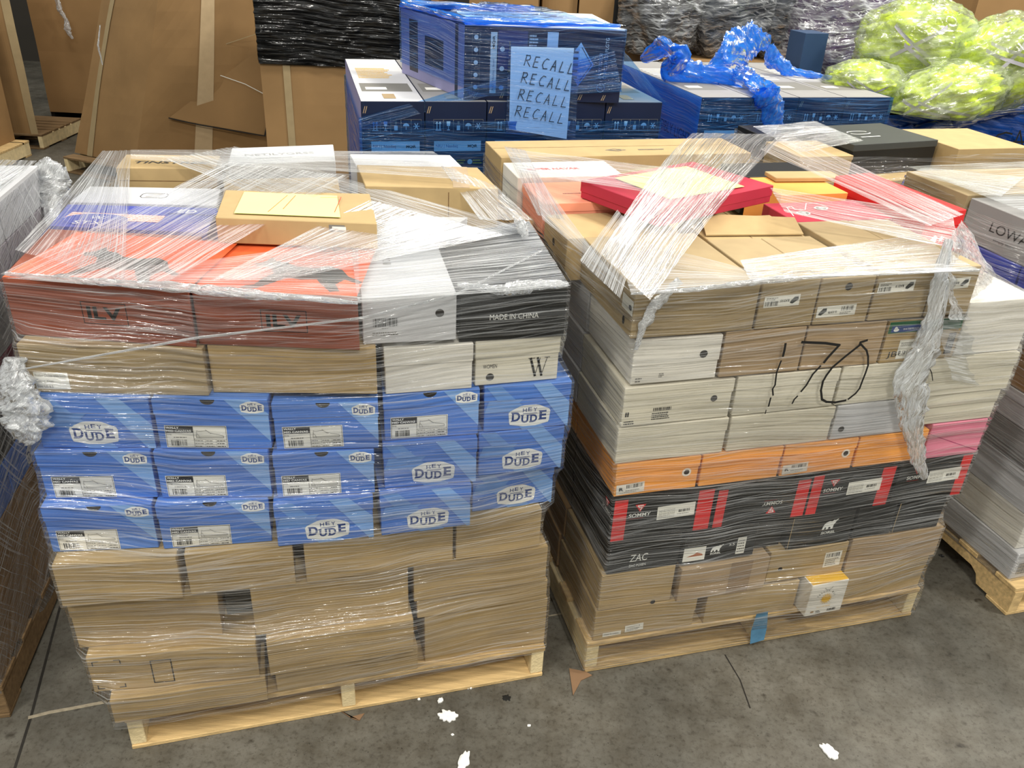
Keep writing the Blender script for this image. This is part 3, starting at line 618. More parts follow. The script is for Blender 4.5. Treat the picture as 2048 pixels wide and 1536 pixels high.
# white courses
def white(label, u0, u1, z0, z1, m=WH3, lid=.042, holex=None, inv=False, part='body', hy=.5, v=0, d=.34):
    b = bb(label, u0, u1, z0, z1, m, lid=lid, group='white shoe boxes on the load marked 170', v=v, d=d)
    if holex: hole(b, 'F', part, (u1-u0)*holex, b.face('F', part).h*hy, .010)
    return b
white('lidded white shoe box directly above the orange box at the left corner', .018, .350, .7975, .915)
white('lidded white shoe box above the middle orange boxes', .357, .693, .7975, .915)
white('light grey box with finger hole above the orange boxes, tucked between white ones', .698, .998, .7975, .915, m=WH2, lid=0, holex=.10, hy=.30)
b = white('white shoe box above the pink box at the right corner', 1.004, 1.270, .8135, .9165)
b = white('white shoe box with printed barcode and small finger hole, left corner', .022, .346, .9165, 1.040, holex=.82, part='body', hy=.80)
P = b.pr(); P.barcode(.088, .042, .055, .010, INK, 20, 3); d = P.d; P.tiny(.086, .014, .060, .024, INK, 4, 12); P.d = d; P.rect(.008, .032, .004, .014, INK); P.d = d; P.rect(.014, .032, .004, .014, INK); P.d = d; P.tiny(.006, .006, .030, .014, INK, 2, 4); b.put('printing', P)
white('white shoe box crossed by the first black digit of 170', .353, .677, .9165, 1.042)
white('white shoe box crossed by the black zero of 170', .683, .966, .9165, 1.045)
b = white('white shoe box right of the twisted film rope', .972, 1.285, .918, 1.045, v=-.006)
b = bb('white shoe box with black finger hole and notched lid under the top kraft box', .034, .284, 1.0455, 1.177, WH, lid=.075)
hole(b, 'F', 'lid', .20, .022, .0115)
P = b.pr(); P.tiny(.012, .006, .018, .016, INKG, 2, 5); P.d -= P.layer; P.tiny(.078, .016, .014, .014, INKG, 3, 5); b.put('printing', P)
b = bb('kraft carton beside the white box, start of the digit 1 of 170', .291, .534, 1.0455, 1.182, KR3, name='cardboard_box')
b = bb('kraft carton behind the digit 7 of 170', .538, .788, 1.0455, 1.180, KR3, name='cardboard_box')
b = bb('kraft boot box with green band and blue WATERPROOF strip', .795, 1.044, 1.0455, 1.175, KR, name='shoe_box')
P = b.pr(); f = P.fr; P.rect(.001, f.h*.72, f.w-.002, f.h*.275, GPR); d = P.d; P.rect(.010, f.h*.745, f.w*.5, f.h*.15, NV); P.text('WATERPROOF', .048, f.h*.785, .0065, WPR, w=.052)
P.d -= P.layer; P.disc(.026, f.h*.80, .009, WPR, 14, .005); P.d -= P.layer; P.disc(.024, f.h*.84, .005, WPR, 12)
P.d = d; P.text('JBU', .018, f.h*.10, .022, INK, w=.060); P.d = d; P.rect(.050, f.h*.08, .085, f.h*.46, PAP); d2 = P.d; P.text('9.5M', .056, f.h*.18, .012, INK, w=.028); P.d = d2; P.tiny(.056, f.h*.38, .05, .013, INKG, 3, 6)
P.d = d; P.rect(f.w*.86, f.h*.10, .024, f.h*.52, INK); d3 = P.d; P.text('9½', f.w*.875, f.h*.28, .013, WPR, w=.017); P.d = d3; P.tiny(f.w*.87, f.h*.45, .018, .018, WPR, 3, 3); b.put('printing', P)
bb('large white box at the right side behind torn film', 1.052, 1.285, 1.0465, 1.215, WH, d=.36, v=.006)
# top kraft course
def topk(label, u0, u1, z0, z1, d=.40, m=KR2, **k): return bb(label, u0, u1, z0, z1, m, d=d, name='cardboard_box', group=None, **k)
def black_label(b, x, y, flip, size, wdt=.105):
    P = Pr(b.face('F').sub(x, y, wdt, .032, .02), d=.001); P.rect(0, 0, wdt, .032, PAP); d = P.d; r = math.pi if flip else 0
    sx = wdt-.030 if flip else .004
    P.poly([(sx+.002, .008), (sx+.010, .006), (sx+.026, .017), (sx+.025, .026), (sx+.014, .026), (sx+.003, .014)], BKG)
    P.d = d; P.text('BLACK '+size, (wdt*.70 if flip else wdt*.30), .020 if flip else .010, .007, INK, w=.026, rot=r, bold=.02)
    P.d = d; P.barcode(.004 if flip else wdt*.62, .004 if flip else .015, .038, .013, INK, 18, 5); P.d = d; P.tiny(.006 if flip else wdt*.60, .020 if flip else .004, .034, .008, INKG, 2, 5); b.put('label', P)
b = topk('wide kraft carton at the top left corner of the load marked 170', .018, .366, 1.1825, 1.318, d=.40)
P = Pr(b.face('L').sub(b.face('L').w-.075, b.face('L').h*.45, .07, .045, -.0), d=.001); P.rect(0, 0, .072, .04, PAP); P.disc(.055, .018, .010, BKG, 12, .007); b.put('label', P)
P = b.pr('L'); P.disc(P.fr.w*.86, .03, .008, HOLE, 14, .012); b.put('finger_hole', P)
b = topk('kraft shoe carton with an upside-down BLACK 8.5 label', .372, .542, 1.1825, 1.320, d=.33); black_label(b, .012, .062, True, '8.5')
b = topk('kraft shoe carton with black finger hole and BLACK 9.5 label', .546, .712, 1.1825, 1.318, d=.33); black_label(b, .004, .022, False, '9.5', .12); hole(b, 'F', 'body', .085, .108, .011)
b = topk('tall kraft carton with an upside-down BLACK 10 label', .718, .896, 1.1825, 1.331, d=.42); black_label(b, .006, .082, True, '10', .115)
P = b.pr(); P.line([(.10+.009*math.cos(a), .028+.009*math.sin(a)) for a in [math.pi+i*.35 for i in range(11)]], .001, INKG); b.put('thumb_notch', P)
b = topk('kraft carton at the top right corner partly under crumpled film', .900, 1.046, 1.1825, 1.329, d=.42); black_label(b, .004, .080, True, '9.5', .115)
# flaps lying on the top course
def flap(pts, label=None, m=KR, t=.004):
    P = MB(); p = [W(FB, *q) for q in pts]; P.hexa([q for q in p]+[q+Vector((0, 0, t)) for q in p], m); return P.obj('cardboard_flap', loc=sum(p, Vector((0, 0, 0)))/4)
b1 = topk('kraft carton lying flat with an open flap, behind the two labelled ones', .385, .708, 1.1825, 1.312, d=.22, v=.335, m=KR)
seam(b1, 'T', 'body', 'y', .45)
P = MB(); q = [W(FB, .392, .375, 1.314), W(FB, .70, .345, 1.314), W(FB, .715, .43, 1.338), W(FB, .43, .50, 1.338)]; P.hexa(q+[x+Vector((0, 0, .004)) for x in q], KR); P.obj('open_flap', b1.root)
b = topk('long kraft carton behind the top left corner carton', -.030, .325, 1.1825, 1.315, d=.225, v=.405, m=KR)
P = b.pr('L'); P.disc(P.fr.w*.45, P.fr.h*.6, .012, HOLE, 12); b.put('finger_hole', P)
b = bb('salmon pink shoe box with a circle on its lid at the left side', -.035, .290, 1.2035, 1.345, SP, v=.645, d=.235, lid=.03)
P = b.pr('T'); f = P.fr; P.line([(f.w*.72+.042*math.cos(a), f.h*.5+.042*math.sin(a)) for a in [i*.2618 for i in range(25)]], .0012, INKG); P.d -= P.layer; P.rect(f.w*.72-.018, f.h*.5-.003, .030, .005, INK); P.tiny(f.w*.30, f.h*.4, .07, .01, INKG, 1, 5); b.put('top_print', P)
b = bb('white box with red lettering at the back left of the load marked 170', -.050, .330, 1.2035, 1.36, WH, v=.890, d=.20)
P = b.pr('T'); P.text('SUPER NAVAR', .06, .09, .024, RD, w=.19, bold=.04); b.put('top_print', P)
P = b.pr('L'); P.rect(.01, .01, .10, .09, PAP); d = P.d; P.rect(.03, .03, .006, .012, INK); P.d = d; P.rect(.06, .05, .006, .012, INK); b.put('label', P)
b = bb('long kraft carton across the back edge of the load marked 170', -.055, .93, 1.2035, 1.375, KR, v=1.10, d=.25, name='cardboard_box')
seam(b, 'T', at=.55); P = b.pr('T'); P.line([(.42, .08), (.46, .06), (.50, .08), (.46, .10), (.42, .08)], .003, INKG); P.tiny(.43, .07, .06, .018, INKG, 2, 4); P.tiny(.55, .07, .12, .018, INKG, 2, 5); b.put('top_print', P)
b = bb('black box filling the shaded gap at the back right of the load marked 170', .80, 1.10, 1.2035, 1.34, BK, v=.90, d=.19)  # black solid put in for the shade of a gap
b = bb('orange shoe box behind the red truck box', .80, 1.06, 1.2035, 1.345, OR, v=.655, d=.22)
b = bb('crimson box with a white truck drawing on its lid', .725, 1.085, 1.2035, 1.325, CR, v=.435, d=.20)
P = b.pr('T'); f = P.fr
P.line([(f.w*.08, f.h*.30), (f.w*.16, f.h*.75), (f.w*.22, f.h*.78), (f.w*.20, f.h*.62), (f.w*.30, f.h*.60), (f.w*.42, f.h*.92), (f.w*.52, f.h*.90), (f.w*.56, f.h*.66), (f.w*.52, f.h*.60)], .003, WPR)
for x in (.22, .47):
    P.disc(f.w*x, f.h*(.42 if x < .3 else .62), .024, WPR, 16, .018); P.disc(f.w*x, f.h*(.42 if x < .3 else .62), .019, INKG, 16, .014); P.disc(f.w*x, f.h*(.42 if x < .3 else .62), .009, WPR, 12, .006)
b.put('top_print', P)
b = Box('shoe_box', 'tall red box with white stars at the right edge of the load', FB, [(1.105, .32), (1.275, .35), (1.235, .80), (1.075, .77)], 1.2165, 1.372, RD, stack='B', lid=.05, lidm=RD)
P = b.pr('F'); f = P.fr; P2 = b.pr('F', 'lid')
def star(P, x, y, r, m): P.poly([(x+r*(1 if i % 2 == 0 else .45)*math.sin(i*math.pi/5), y+r*(1 if i % 2 == 0 else .45)*math.cos(i*math.pi/5)) for i in range(10)], m)
for x, y, r in ((.55, .62, .014), (.75, .30, .007), (.9, .2, .008), (.72, .5, .004)): P.d = .0008; star(P, f.w*x, f.h*y, r, WPR)
P.d = .0008; P.poly([(f.w*.18, f.h*.4), (f.w*.25, f.h*.62), (f.w*.36, f.h*.78), (f.w*.44, f.h*.70), (f.w*.42, f.h*.45), (f.w*.3, f.h*.38)], WPR); b.put('printing', P)
b = bb('folded piece of brown corrugated cardboard on top of the orange box', .86, 1.12, 1.3455, 1.362, KR, v=.80, d=.09, yaw=-4, name='cardboard_sheet')
b = Box('shoe_box', 'red shoe box turned askew under a pale yellow note', FB, [(.235, .375), (.715, .575), (.58, .89), (.10, .69)], 1.346, 1.402, CR, lid=.035, stack='B')
nb = 1.4045
sheet('paper_note', [W(FB, .300, .455, nb), W(FB, .600, .560, nb), W(FB, .520, .815, nb), W(FB, .215, .695, nb)], YNP, 'large pale yellow note lying on the red box of the right load', 'note', strokes=[[(.55, .8), (.6, .4)]], sm=INKG, sw=.0015)
# left flank of the load: rows behind the front ones
deep = [('black', BK, .3965, .520, .036), ('black boot', BK, .5225, .682, .034), ('orange', OR, .6835, .796, .027), ('white', WH2, .7975, .915, .018), ('white', WH2, .9165, 1.040, .022)]
for nm, m, z0, z1, u in deep:
    for j, pl in enumerate(('middle', 'rear')):
        b = bb('%s box at the %s of the left flank, %s course' % (nm, pl, {.3965: 'lower black', .5225: 'upper black', .6835: 'orange', .7975: 'lower white', .9165: 'upper white'}[z0]), u+.004*j, u+.33, z0, z1, m, v=.345+.345*j, d=.338, lid=.04 if m in (OR, WH2) else 0)
bb('magenta box on the left flank beneath the kraft cartons', .0, .33, 1.0405, 1.203, MG, v=.72, d=.33)
bb('grey white box on the left flank beneath the long kraft carton', .03, .33, 1.0405, 1.182, WH2, v=.345, d=.37)
for j, pl in enumerate(('middle', 'rear')):
    b = bb('long kraft carton at the %s of the left flank on the pallet' % pl, .012, .36, .126, .268, KRD, v=.365+.335*j, d=.33, name='cardboard_box')
    b = bb('kraft carton in the second course at the %s of the left flank' % pl, .020, .30, .2685, .396, KRD, v=.345+.345*j, d=.338, name='cardboard_box')
fill(FB, (.375, .80, 1.23), (.405, 1.02), (.126, .48, .84, 1.18), 'B', 'the right load')
fill(FB, (.34, .80, 1.23), (1.03, 1.33), (.126, .62, 1.2), 'B', 'the right load back')
fill(FB, (-.03, .33), (1.05, 1.33), (.126, .62, 1.2), 'B', 'the right load back corner')
# ------------------------------------------------------------------ LOAD C (right edge of the picture)
def cb(label, u0, u1, v0, v1, z0, z1, m, lid=0, name='shoe_box', fr=FC, stack='C', **k):
    return Box(name, label, fr, [(u0, v0), (u1, v0), (u1, v1), (u0, v1)], z0+.0004, z1-.0004, m, lid=lid, stack=stack, **k)
def notched_pallet(fr, u0, u1, v0, v1, label, wood):
    c = W(fr, (u0+u1)/2, (v0+v1)/2); root = empty('wooden_pallet', (c.x, c.y, 0), label, 'pallet'); h = .125; t = .018
    for i in range(7):
        bw = .1; a = v0+(v1-v0-bw)*i/6; P = MB(); q = [W(fr, *x) for x in ((u0, a+.002), (u1, a+.002), (u1, a+bw-.002), (u0, a+bw-.002))]; P.prism([(p.x, p.y) for p in q], h-t, h, wood); P.obj('deck_board', root, bevel=.002)
    for a in (v0, (v0+v1)/2-.05, v1-.1):
        P = MB(); q = [W(fr, *x) for x in ((u0, a), (u1, a), (u1, a+.1), (u0, a+.1))]; P.prism([(p.x, p.y) for p in q], 0, .014, wood); P.obj('bottom_board', root, bevel=.002)
    L = v1-v0
    prof = [(0, .0145), (.155, .0145), (.17, .05), (.20, .066), (.40, .066), (.43, .05), (.445, .0145), (L-.445, .0145), (L-.43, .05), (L-.40, .066), (L-.20, .066), (L-.17, .05), (L-.155, .0145), (L, .0145), (L, h-t-.0005), (0, h-t-.0005)]
    for a in (u0+.003, (u0+u1)/2-.02, u1-.043):
        P = MB(); n = len(prof); A_ = [W(fr, a, v0+x, z) for x, z in prof]; B_ = [W(fr, a+.04, v0+x, z) for x, z in prof]
        P.add(A_+B_, [list(range(n)), list(range(n, 2*n))[::-1]]+[[i, n+i, n+(i+1) % n, (i+1) % n] for i in range(n)], wood); P.obj('stringer', root)
    return root
notched_pallet(FC, 0, 1.0, 0, 1.22, 'wooden pallet with notched stringer at the right edge of the picture', WOOD)
seq = [(.126, .243, WH2, 'white', .045), (.2435, .385, WH, 'white', .07), (.3855, .53, WH2, 'pale grey', .06), (.5305, .655, GY, 'grey', .05), (.6555, .77, WH2, 'pale grey', .05), (.7705, .91, KRD, 'brown', .05), (.9105, 1.055, GY, 'mauve grey', .05)]
nth = ('lowest', 'second', 'third', 'fourth', 'fifth', 'sixth', 'seventh')
for i, (z0, z1, m, nm, v) in enumerate(seq):
    for j in range(3):
        b = cb('%s shoe box, %s course of the right edge load, %s on its flank' % (nm, nth[i], ('nearest', 'middle', 'farthest')[j]), .006+.004*(i % 2), .36, v+.385*j, v+.38+.385*j, z0, z1, m, lid=.04 if i in (0, 1, 2, 4) else 0)
        if i == 0 and j == 0:
            P = b.pr('F'); P.barcode(.02, .02, .09, .05, INKG, 30, 3); b.put('printing', P)
    if i in (0, 1, 3): cb('%s shoe box beside it in the %s course of the right edge load' % (nm, nth[i]), .366, .70, v, v+.38, z0, z1, m, lid=.04)
for j in range(3):
    cb('violet blue shoe box under the grey lettered box, %s' % ('nearest', 'middle', 'farthest')[j], .0, .36, .05+.385*j, .43+.385*j, 1.0555, 1.165, PB, lid=.04)
b = cb('grey box with outlined lettering, with pale lid film, on the right edge load', .006, .50, .20, .735, 1.1655, 1.312, GY)
P = b.pr('L'); P.text('LOWA', .10+.02, .062, .034, INK, w=.17, bold=-.0, shear=.1); P.d -= P.layer; P.text('simply more...', .15, .034, .013, INK, w=.11); b.put('printing', P)
b = cb('kraft shoe box with a lifted lid left behind the grey lettered box', .0, .30, .745, 1.08, 1.1655, 1.318, KR2, lid=.055)
cb('pale kraft box on the right edge load behind the grey lettered one', .31, .80, .745, 1.10, 1.1655, 1.312, KR)
# rear load behind C: charcoal box with a white emblem, kraft boxes
FE = ((W(FC, .05, 1.34).x, W(FC, .05, 1.34).y), CY)
pallet(FE, -.35, .95, 0, .62, 'pallet under the load with the charcoal emblem box', wood=WOOD3)
fill(FE, (-.33, .10, .52, .93), (.02, .60), (.126, .55, .98, 1.20), 'E', 'the rear right load')
b = Box('shoe_box', 'charcoal grey shoe box with a white emblem on its slanting lid', FE, [(-.04, .10), (.44, .16), (.40, .52), (-.06, .46)], 1.2005, 1.335, BK, lid=.03, lidm=BKG, stack='E')
P = b.pr('T'); f = P.fr
for s in (1, -1): P.line([(f.w*.42+.045*math.cos(a)*1.2, f.h*.55+s*.012+s*.018*math.sin(a)) for a in [math.pi*i/10 for i in range(11)]], .006, WPR)
P.tiny(f.w*.30, f.h*.30, .13, .02, WPR, 1, 3); b.put('logo', P)
Box('cardboard_box', 'kraft box with an orange edge left of the charcoal emblem box', FE, [(-.32, .06), (-.06, .06), (-.06, .34), (-.32, .34)], 1.2005, 1.30, KR, lid=.02, lidm=KR, stack='E')
Box('shoe_box', 'black shoe box at the far left of the rear right load', FE, [(-.32, .36), (-.08, .36), (-.08, .60), (-.32, .60)], 1.2005, 1.315, BK, stack='E')
Box('cardboard_box', 'light kraft box right of the charcoal emblem box', FE, [(.46, .05), (.85, .05), (.85, .45), (.46, .45)], 1.2005, 1.32, KR, stack='E')
# ------------------------------------------------------------------ LOAD D (left edge of the picture)
pallet(FD, -1.0, 0, 0, 1.22, 'weathered pallet at the left edge of the picture', wood=WOOD3, along='u', end_wood=WOOD3)
sd = [(.126, .34, KRD, 'brown'), (.3405, .50, KRD, 'brown'), (.5005, .63, BL, 'blue'), (.6305, .76, BK, 'dark'), (.7605, .89, mat('box_maroon', (112, 44, 58), .5, .05), 'maroon'), (.8905, 1.03, GY, 'grey'), (1.0305, 1.17, mat('box_mauve_grey', (158, 150, 156), .5, .04), 'mauve grey'), (1.1705, 1.30, WH2, 'white')]
nth = ('lowest', 'second', 'third', 'fourth', 'fifth', 'sixth', 'seventh', 'top')
for i, (z0, z1, m, nm) in enumerate(sd):
    for j in range(3):
        b = Box('shoe_box' if i > 1 else 'cardboard_box', '%s box, %s course of the left edge load, %s on its flank' % (nm, nth[i], ('nearest', 'middle', 'farthest')[j]), FD, [(-.42, .01+.405*j), (-.008, .01+.405*j), (-.008, .41+.405*j), (-.42, .41+.405*j)], z0, z1-.0004, m, lid=.04 if i in (2, 5, 7) else 0, stack='D')
        if i == 2:
            f = b.face('R'); b.put('logo', emblem_mesh(f.sub(f.w*.5, f.h*.42, 0, 0), .12))
fill(FD, (-.99, -.43), (.02, .62, 1.2), (.126, .7, 1.29), 'D', 'the left edge load')
# ------------------------------------------------------------------ stretch film
def hull(pts):
    pts = sorted(set((round(p[0], 5), round(p[1], 5)) for p in pts))
    def half(P):
        h = []
        for p in P:
            while len(h) >= 2 and (h[-1][0]-h[-2][0])*(p[1]-h[-2][1])-(h[-1][1]-h[-2][1])*(p[0]-h[-2][0]) <= 0: h.pop()
            h.append(p)
        return h
    a = half(pts); b = half(pts[::-1]); return a[:-1]+b[:-1]
def side_film(key, root, zlo, zhi, off=.006, N=640, dz=.0125, extra=None, part='side_film', m=None, amp=.0016, flare=0, zcap=None):
    boxes = STK[key]+(extra or []); allp = [p for Q, a, b in boxes for p in Q]
    cx = sum(p.x for p in allp)/len(allp); cy = sum(p.y for p in allp)/len(allp)
    nz = int((zhi-zlo)/dz)+1; raw = []
    for k in range(nz):
        z = zlo+dz*k; pts = [(p.x, p.y) for Q, a, b in boxes if a-.004 <= z <= b+.004 for p in Q]
        if len(pts) < 3: raw.append(list(raw[-1]) if raw and raw[-1] else None); continue
        H = hull(pts); r = []
        for i in range(N):
            t = 2*math.pi*i/N; dx, dy = math.cos(t), math.sin(t); best = .3
            for (x1, y1), (x2, y2) in zip(H, H[1:]+H[:1]):
                ex, ey = x2-x1, y2-y1; den = dx*ey-dy*ex
                if abs(den) < 1e-9: continue
                s = ((x1-cx)*ey-(y1-cy)*ex)/den; q = ((x1-cx)*dy-(y1-cy)*dx)/den
                if s > 0 and -1e-6 <= q <= 1+1e-6: best = max(best, s)
            r.append(best)
        raw.append(r)
    for k in range(nz):
        if raw[k] is None: raw[k] = next(r for r in raw[k:] if r)
    # the film bridges small recesses: running maximum, then smoothing
    mx = [[max(raw[j][i] for j in range(max(0, k-2), min(nz, k+3))) for i in range(N)] for k in range(nz)]
    sm = [[max(raw[k][i], sum(mx[j][i] for j in range(max(0, k-2), min(nz, k+3)))/len(range(max(0, k-2), min(nz, k+3)))) for i in range(N)] for k in range(nz)]
    P = MB(); P.uv = []; per = []
    for k in range(nz):
        s = 0; z = zlo+dz*k; prev = None
        for i in range(N+1):
            t = 2*math.pi*(i % N)/N; r = sm[k][i % N]+off
            nzv = noise.noise(Vector((math.cos(t)*3, math.sin(t)*3+7, z*45)))+.6*noise.noise(Vector((math.cos(t)*6, math.sin(t)*6, z*18+i*.02)))
            r += amp*abs(nzv)*1.6
            p = Vector((cx+math.cos(t)*r, cy+math.sin(t)*r, z)); P.v.append(p)
            if k == 0:
                per.append(s); 
                if prev is not None: s += (p-prev).length; per[-1] = s
                prev = p
            P.uv.append((per[i], z))
    i0 = P.mi(m or FILM)
    for k in range(nz-1):
        for i in range(N): a = k*(N+1)+i; P.f.append([a, a+1, a+N+2, a+N+1]); P.m.append(i0)
    return P.obj(part, root, smooth=True)
def ribbon(root, c, name='top_band', nu=60, nv=16, sag=0.0, m=None, wob=.003, uvs=1.0, seed=0, gather=0.0):
    """a stretched band of film between four corner points a-b (start edge), c-d (end edge)"""
    a, b, c_, d = [Vector(p) for p in c]; P = MB(); P.uv = []; Ln = ((c_-a).length+(d-b).length)/2; Wd = max((b-a).length, (d-c_).length)
    for i in range(nu+1):
        s = i/nu; p0 = a.lerp(c_, s); p1 = b.lerp(d, s)
        for j in range(nv+1):
            t = j/nv; tt = t
            if gather: g_ = gather*math.sin(math.pi*s); tt = .5+(t-.5)*(1-g_)
            p = p0.lerp(p1, tt); n = noise.noise(Vector((s*3+seed, t*22, seed*3.1)))
            p = p+Vector((0, 0, wob*n-sag*math.sin(math.pi*s))); P.v.append(p); P.uv.append((s*Ln*uvs, t*Wd))
    k = P.mi(m or FILMB)
    for i in range(nu):
        for j in range(nv): q = i*(nv+1)+j; P.f.append([q, q+1, q+nv+2, q+nv+1]); P.m.append(k)
    return P.obj(name, root, smooth=True)
def crumple(path, rad, root=None, name='film_tail', m=None, seed=1, n=46, k=26, flat=.55, amp=.55, side=None, fold=5.0):
    """loosely gathered film: an irregular crumpled tube along a path"""
    P = MB(); P.uv = []; pts = [Vector(p) for p in path]
    def samp(t):
        x = t*(len(pts)-1); i = min(int(x), len(pts)-2); f = x-i; f = f*f*(3-2*f)*.5+f*.5; return pts[i].lerp(pts[i+1], f)
    def rr(t):
        x = t*(len(rad)-1); i = min(int(x), len(rad)-2); return rad[i]+(rad[i+1]-rad[i])*(x-i)
    for i in range(n+1):
        t = i/n; p = samp(t); d = (samp(min(1, t+.02))-samp(max(0, t-.02))).normalized()
        sx = d.cross(side or Vector((0, 1, 0))).normalized(); sy = sx.cross(d).normalized(); r = rr(t)
        for j in range(k):
            a = 2*math.pi*j/k
            q = noise.noise(Vector((math.cos(a)*fold*.35+seed*5, math.sin(a)*fold*.35, t*fold*1.6)))*1.1+noise.noise(Vector((math.cos(a)*fold, math.sin(a)*fold+seed, t*fold*5)))*.8
            f = 1+amp*q; P.v.append(p+sx*math.cos(a)*r*f+sy*math.sin(a)*r*f*flat); P.uv.append((t*.6+j*.013, j/k*.2))
    mi = P.mi(m or FILMC)
    for i in range(n):
        for j in range(k): a = i*k+j; b = i*k+(j+1) % k; P.f.append([a, b, b+k, a+k]); P.m.append(mi)
    return P.obj(name, root, smooth=True)
# film of load A
wa = empty('stretch_wrap', (W(FA, .6, .5).x, W(FA, .6, .5).y, .06), 'clear stretch film wound around the load of blue shoe boxes', 'film')
palA = [([W(FA, u, v).to_2d() for u, v in ((-.005, -.006), (1.196, -.006), (1.196, 1.11), (-.005, 1.11))], .0, .127)]
side_film('A', wa, .105, 1.350, extra=palA)
Z = lambda px, z: atz(px, z)
# bands pulled over the top
ribbon(wa, (Z((0, 548), 1.362), Z((330, 566), 1.375), Z((455, 322), 1.43), Z((700, 352), 1.44)), seed=1)
ribbon(wa, (Z((262, 300), 1.42), Z((205, 302), 1.40), Z((250, 560), 1.37), Z((30, 500), 1.368)), seed=2)
ribbon(wa, (Z((470, 292), 1.43), Z((330, 318), 1.43), Z((1068, 462), 1.36), Z((800, 500), 1.36)), seed=3)
ribbon(wa, (Z((240, 540), 1.375), Z((10, 556), 1.362), Z((716, 480), 1.350), Z((720, 606), 1.352)), seed=4)
ribbon(wa, (Z((700, 484), 1.350), Z((716, 605), 1.352), Z((1058, 440), 1.355), Z((1140, 572), 1.352)), seed=5)
ribbon(wa, (Z((262, 299), 1.43), Z((262, 318), 1.42), Z((866, 302), 1.42), Z((940, 360), 1.425)), seed=6)
ribbon(wa, (Z((1066, 440), 1.36), Z((960, 440), 1.36), Z((992, 372), 1.415), Z((880, 330), 1.42)), seed=7)
ribbon(wa, (Z((560, 560), 1.37), Z((420, 560), 1.37), Z((1010, 470), 1.37), Z((740, 400), 1.43)), seed=8)
# bunched roll along the top front edge, and a thin taut cord of film
crumple([Z((10, 548), 1.36), Z((200, 565), 1.364), Z((400, 580), 1.362), Z((560, 592), 1.36), Z((715, 606), 1.358)], [.004, .009, .012, .008, .004], wa, 'film_fold', seed=3, n=60, k=10)
crumple([Z((915, 570), 1.345), Z((1000, 580), 1.343), Z((1060, 572), 1.345), Z((1136, 568), 1.345)], [.004, .012, .016, .006], wa, 'film_fold', seed=6, n=40, k=12)
crumple([onv(FA, (10, 745), -.012), onv(FA, (390, 676), -.038), onv(FA, (724, 636), -.038), onv(FA, (915, 588), -.022), Z((1085, 500), 1.375)], [.0018, .003, .003, .0035, .0025], wa, 'film_cord', seed=2, n=30, k=6, amp=.2, m=FILMC)
# torn tail hanging at the left corner
wl = lambda px, v=-.01: onv(FA, px, v)
crumple([wl((28, 715), .14), wl((34, 770), .12), wl((48, 815), .10), wl((50, 860), .09), wl((72, 885), .08)], [.022, .040, .052, .040, .010], wa, 'film_tail', seed=4, n=60, k=40, amp=.7, flat=.5)
crumple([Z((1030, 440), 1.37), Z((1042, 455), 1.385), Z((1052, 475), 1.36)], [.004, .018, .006], wa, 'film_tail', seed=9, n=24, k=18)
# film of load B
wb = empty('stretch_wrap', (W(FB, .6, .6).x, W(FB, .6, .6).y, .02), 'clear stretch film around the load marked 170, torn at its right corner', 'film')
palB = [([W(FB, u, v).to_2d() for u, v in ((-.002, -.008), (1.236, -.008), (1.236, 1.33), (-.002, 1.33))], .0, .127)]
side_film('B', wb, .018, 1.333, extra=palB)
ribbon(wb, (Z((1300, 600), 1.345), Z((1200, 505), 1.345), Z((1575, 268), 1.50), Z((1385, 266), 1.50)), seed=11, nu=60, sag=-.035)
ribbon(wb, (Z((1008, 292), 1.40), Z((1050, 300), 1.40), Z((1075, 430), 1.345), Z((1130, 440), 1.375)), seed=19, nu=40)
ribbon(wb, (Z((1010, 296), 1.40), Z((1040, 345), 1.385), Z((1420, 345), 1.44), Z((1330, 390), 1.43)), seed=12)
ribbon(wb, (Z((1060, 330), 1.39), Z((1085, 440), 1.36), Z((1215, 540), 1.345), Z((1262, 584), 1.338)), seed=13)
ribbon(wb, (Z((1225, 470), 1.345), Z((1262, 586), 1.338), Z((1520, 545), 1.350), Z((1540, 562), 1.345)), seed=14)
ribbon(wb, (Z((1500, 560), 1.352), Z((1480, 520), 1.352), Z((1960, 540), 1.348), Z((1830, 470), 1.348)), seed=15)
ribbon(wb, (Z((1575, 268), 1.50), Z((1520, 300), 1.47), Z((1928, 428), 1.39), Z((1860, 452), 1.385)), seed=16)
ribbon(wb, (Z((1540, 375), 1.41), Z((1570, 425), 1.39), Z((1905, 430), 1.385), Z((1920, 500), 1.355)), seed=17)
ribbon(wb, (Z((1280, 470), 1.38), Z((1235, 420), 1.38), Z((1240, 596), 1.345), Z((1160, 520), 1.345)), seed=18)
crumple([Z((1262, 588), 1.336), Z((1400, 578), 1.34), Z((1520, 562), 1.342), Z((1700, 548), 1.345), Z((1960, 540), 1.344)], [.003, .006, .008, .006, .004], wb, 'film_fold', seed=5, n=60, k=8)
fb = lambda px, v=-.03: onv(FB, px, v)
crumple([fb((1360, 560), -.012), fb((1310, 610), -.014), fb((1285, 650), -.014), fb((1272, 700), -.012)], [.010, .015, .010, .004], wb, 'film_fold', seed=8, n=40, k=14, flat=.4)
